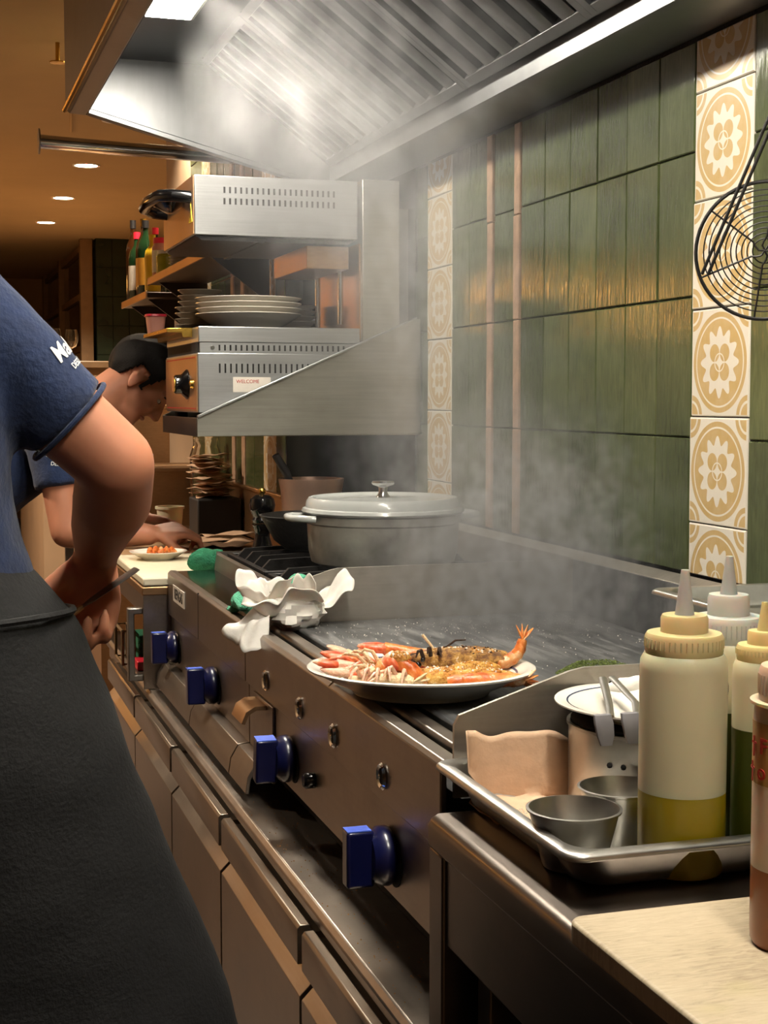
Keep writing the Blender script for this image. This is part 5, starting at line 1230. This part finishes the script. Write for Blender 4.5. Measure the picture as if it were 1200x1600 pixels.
# ------------------------------------------------------------------ steam rising from the griddle into the hood
def make_steam():
    m = D.materials.new('steam'); m.use_nodes = True; n = m.node_tree.nodes; n.clear()
    out = n.new('ShaderNodeOutputMaterial'); pv = n.new('ShaderNodeVolumePrincipled'); m.node_tree.links.new(pv.outputs[0], out.inputs['Volume'])
    pv.inputs['Color'].default_value = (.97, .98, 1, 1); pv.inputs['Density'].default_value = STEAM; pv.inputs['Anisotropy'].default_value = .1
    g = D.node_groups.new('steam_grid', 'GeometryNodeTree'); g.interface.new_socket('Geometry', in_out='INPUT', socket_type='NodeSocketGeometry'); g.interface.new_socket('Geometry', in_out='OUTPUT', socket_type='NodeSocketGeometry')
    t = NT.__new__(NT); t.t = g; t.n = g.nodes; t.l = g.links; t._co = {}
    go = t.add('NodeGroupOutput'); pos = t.add('GeometryNodeInputPosition').outputs[0]; t.co = lambda k=None: pos
    def sc(v, s):
        q = t.add('ShaderNodeVectorMath', operation='MULTIPLY'); t.link(v, q.inputs[0]); q.inputs[1].default_value = s; return q.outputs[0]
    sx = t.add('ShaderNodeSeparateXYZ'); t.link(pos, sx.inputs[0]); x, y, z = sx.outputs
    def sm(v, a, b):
        q = t.add('ShaderNodeMapRange', interpolation_type='SMOOTHSTEP'); t.put(q.inputs[0], v); q.inputs[1].default_value = a; q.inputs[2].default_value = b; return q.outputs[0]
    MUL = lambda *a: a[0] if len(a) == 1 else t.m1('MULTIPLY', a[0], MUL(*a[1:]))
    def plume(x0, y0, z0, dx, dy, r0, dr, za, zb, zc, zd, k):
        q = t.m1('SUBTRACT', z, z0); px = t.m1('SUBTRACT', t.m1('SUBTRACT', x, x0), t.m1('MULTIPLY', q, dx)); py = t.m1('SUBTRACT', t.m1('SUBTRACT', y, y0), t.m1('MULTIPLY', q, dy))
        r = t.m1('ADD', r0, t.m1('MULTIPLY', q, dr)); d2 = t.m1('DIVIDE', t.m1('ADD', t.m1('MULTIPLY', px, px), t.m1('MULTIPLY', py, py)), t.m1('MULTIPLY', r, r))
        return MUL(t.m1('EXPONENT', t.m1('MULTIPLY', d2, -1.0)), sm(z, za, zb), t.m1('SUBTRACT', 1.0, sm(z, zc, zd)), k)
    wisp = sm(t.noise(6, 5, sc(pos, (1, 1, .7)), .62, 1.6), .50, .66)
    fine = sm(t.noise(17, 4, sc(pos, (1, 1, .5)), .62, 2.8), .52, .62)
    n1 = t.m1('ADD', t.m1('MULTIPLY', wisp, .85), .20); n2 = t.m1('ADD', t.m1('MULTIPLY', fine, .9), .05)
    A = MUL(plume(1.03, 2.44, .9, -.06, .62, .12, .16, .9, 1.0, 1.9, 2.1, 3.6), n1)
    low = MUL(plume(1.03, 2.40, .9, -.02, .3, .17, .05, .9, .915, 1.02, 1.34, 19), n2)
    Bp = MUL(plume(.97, 2.93, 1.10, .18, .3, .05, .16, 1.09, 1.13, 1.5, 1.9, 6.0), t.m1('ADD', t.m1('MULTIPLY', n1, .5), t.m1('MULTIPLY', n2, .5)))
    H = MUL(plume(.93, 2.72, 1.9, -.35, 0.1, .34, 0.0, 1.8, 1.95, 2.12, 2.2, 2.6), wisp)
    vc = t.add('GeometryNodeVolumeCube'); t.link(t.m1('ADD', t.m1('ADD', A, low), t.m1('ADD', Bp, H)), vc.inputs['Density'])
    lo, hi = (.56, 1.85, .908), (1.2, 3.59, 2.17); st_ = .0115
    vc.inputs['Min'].default_value = lo; vc.inputs['Max'].default_value = hi
    for k, ax_ in enumerate('XYZ'): vc.inputs['Resolution ' + ax_].default_value = int((hi[k] - lo[k]) / st_)
    smt = t.add('GeometryNodeSetMaterial'); t.link(vc.outputs[0], smt.inputs[0]); smt.inputs['Material'].default_value = m; t.link(smt.outputs[0], go.inputs[0])
    me = MB().box(.60, 1.15, 1.9, 3.5, .92, 2.1).mesh('steam', 0); me.materials.append(m)
    o = D.objects.new('steam', me); COL.objects.link(o); q = o.modifiers.new('grid', 'NODES'); q.node_group = g
    return tag(o, 'pale steam rising from the griddle and cocotte up into the hood', 'steam', kind='stuff')
STEAM = 1.0
make_steam()
SC.cycles.volume_step_rate = 3.5; SC.cycles.volume_max_steps = 200
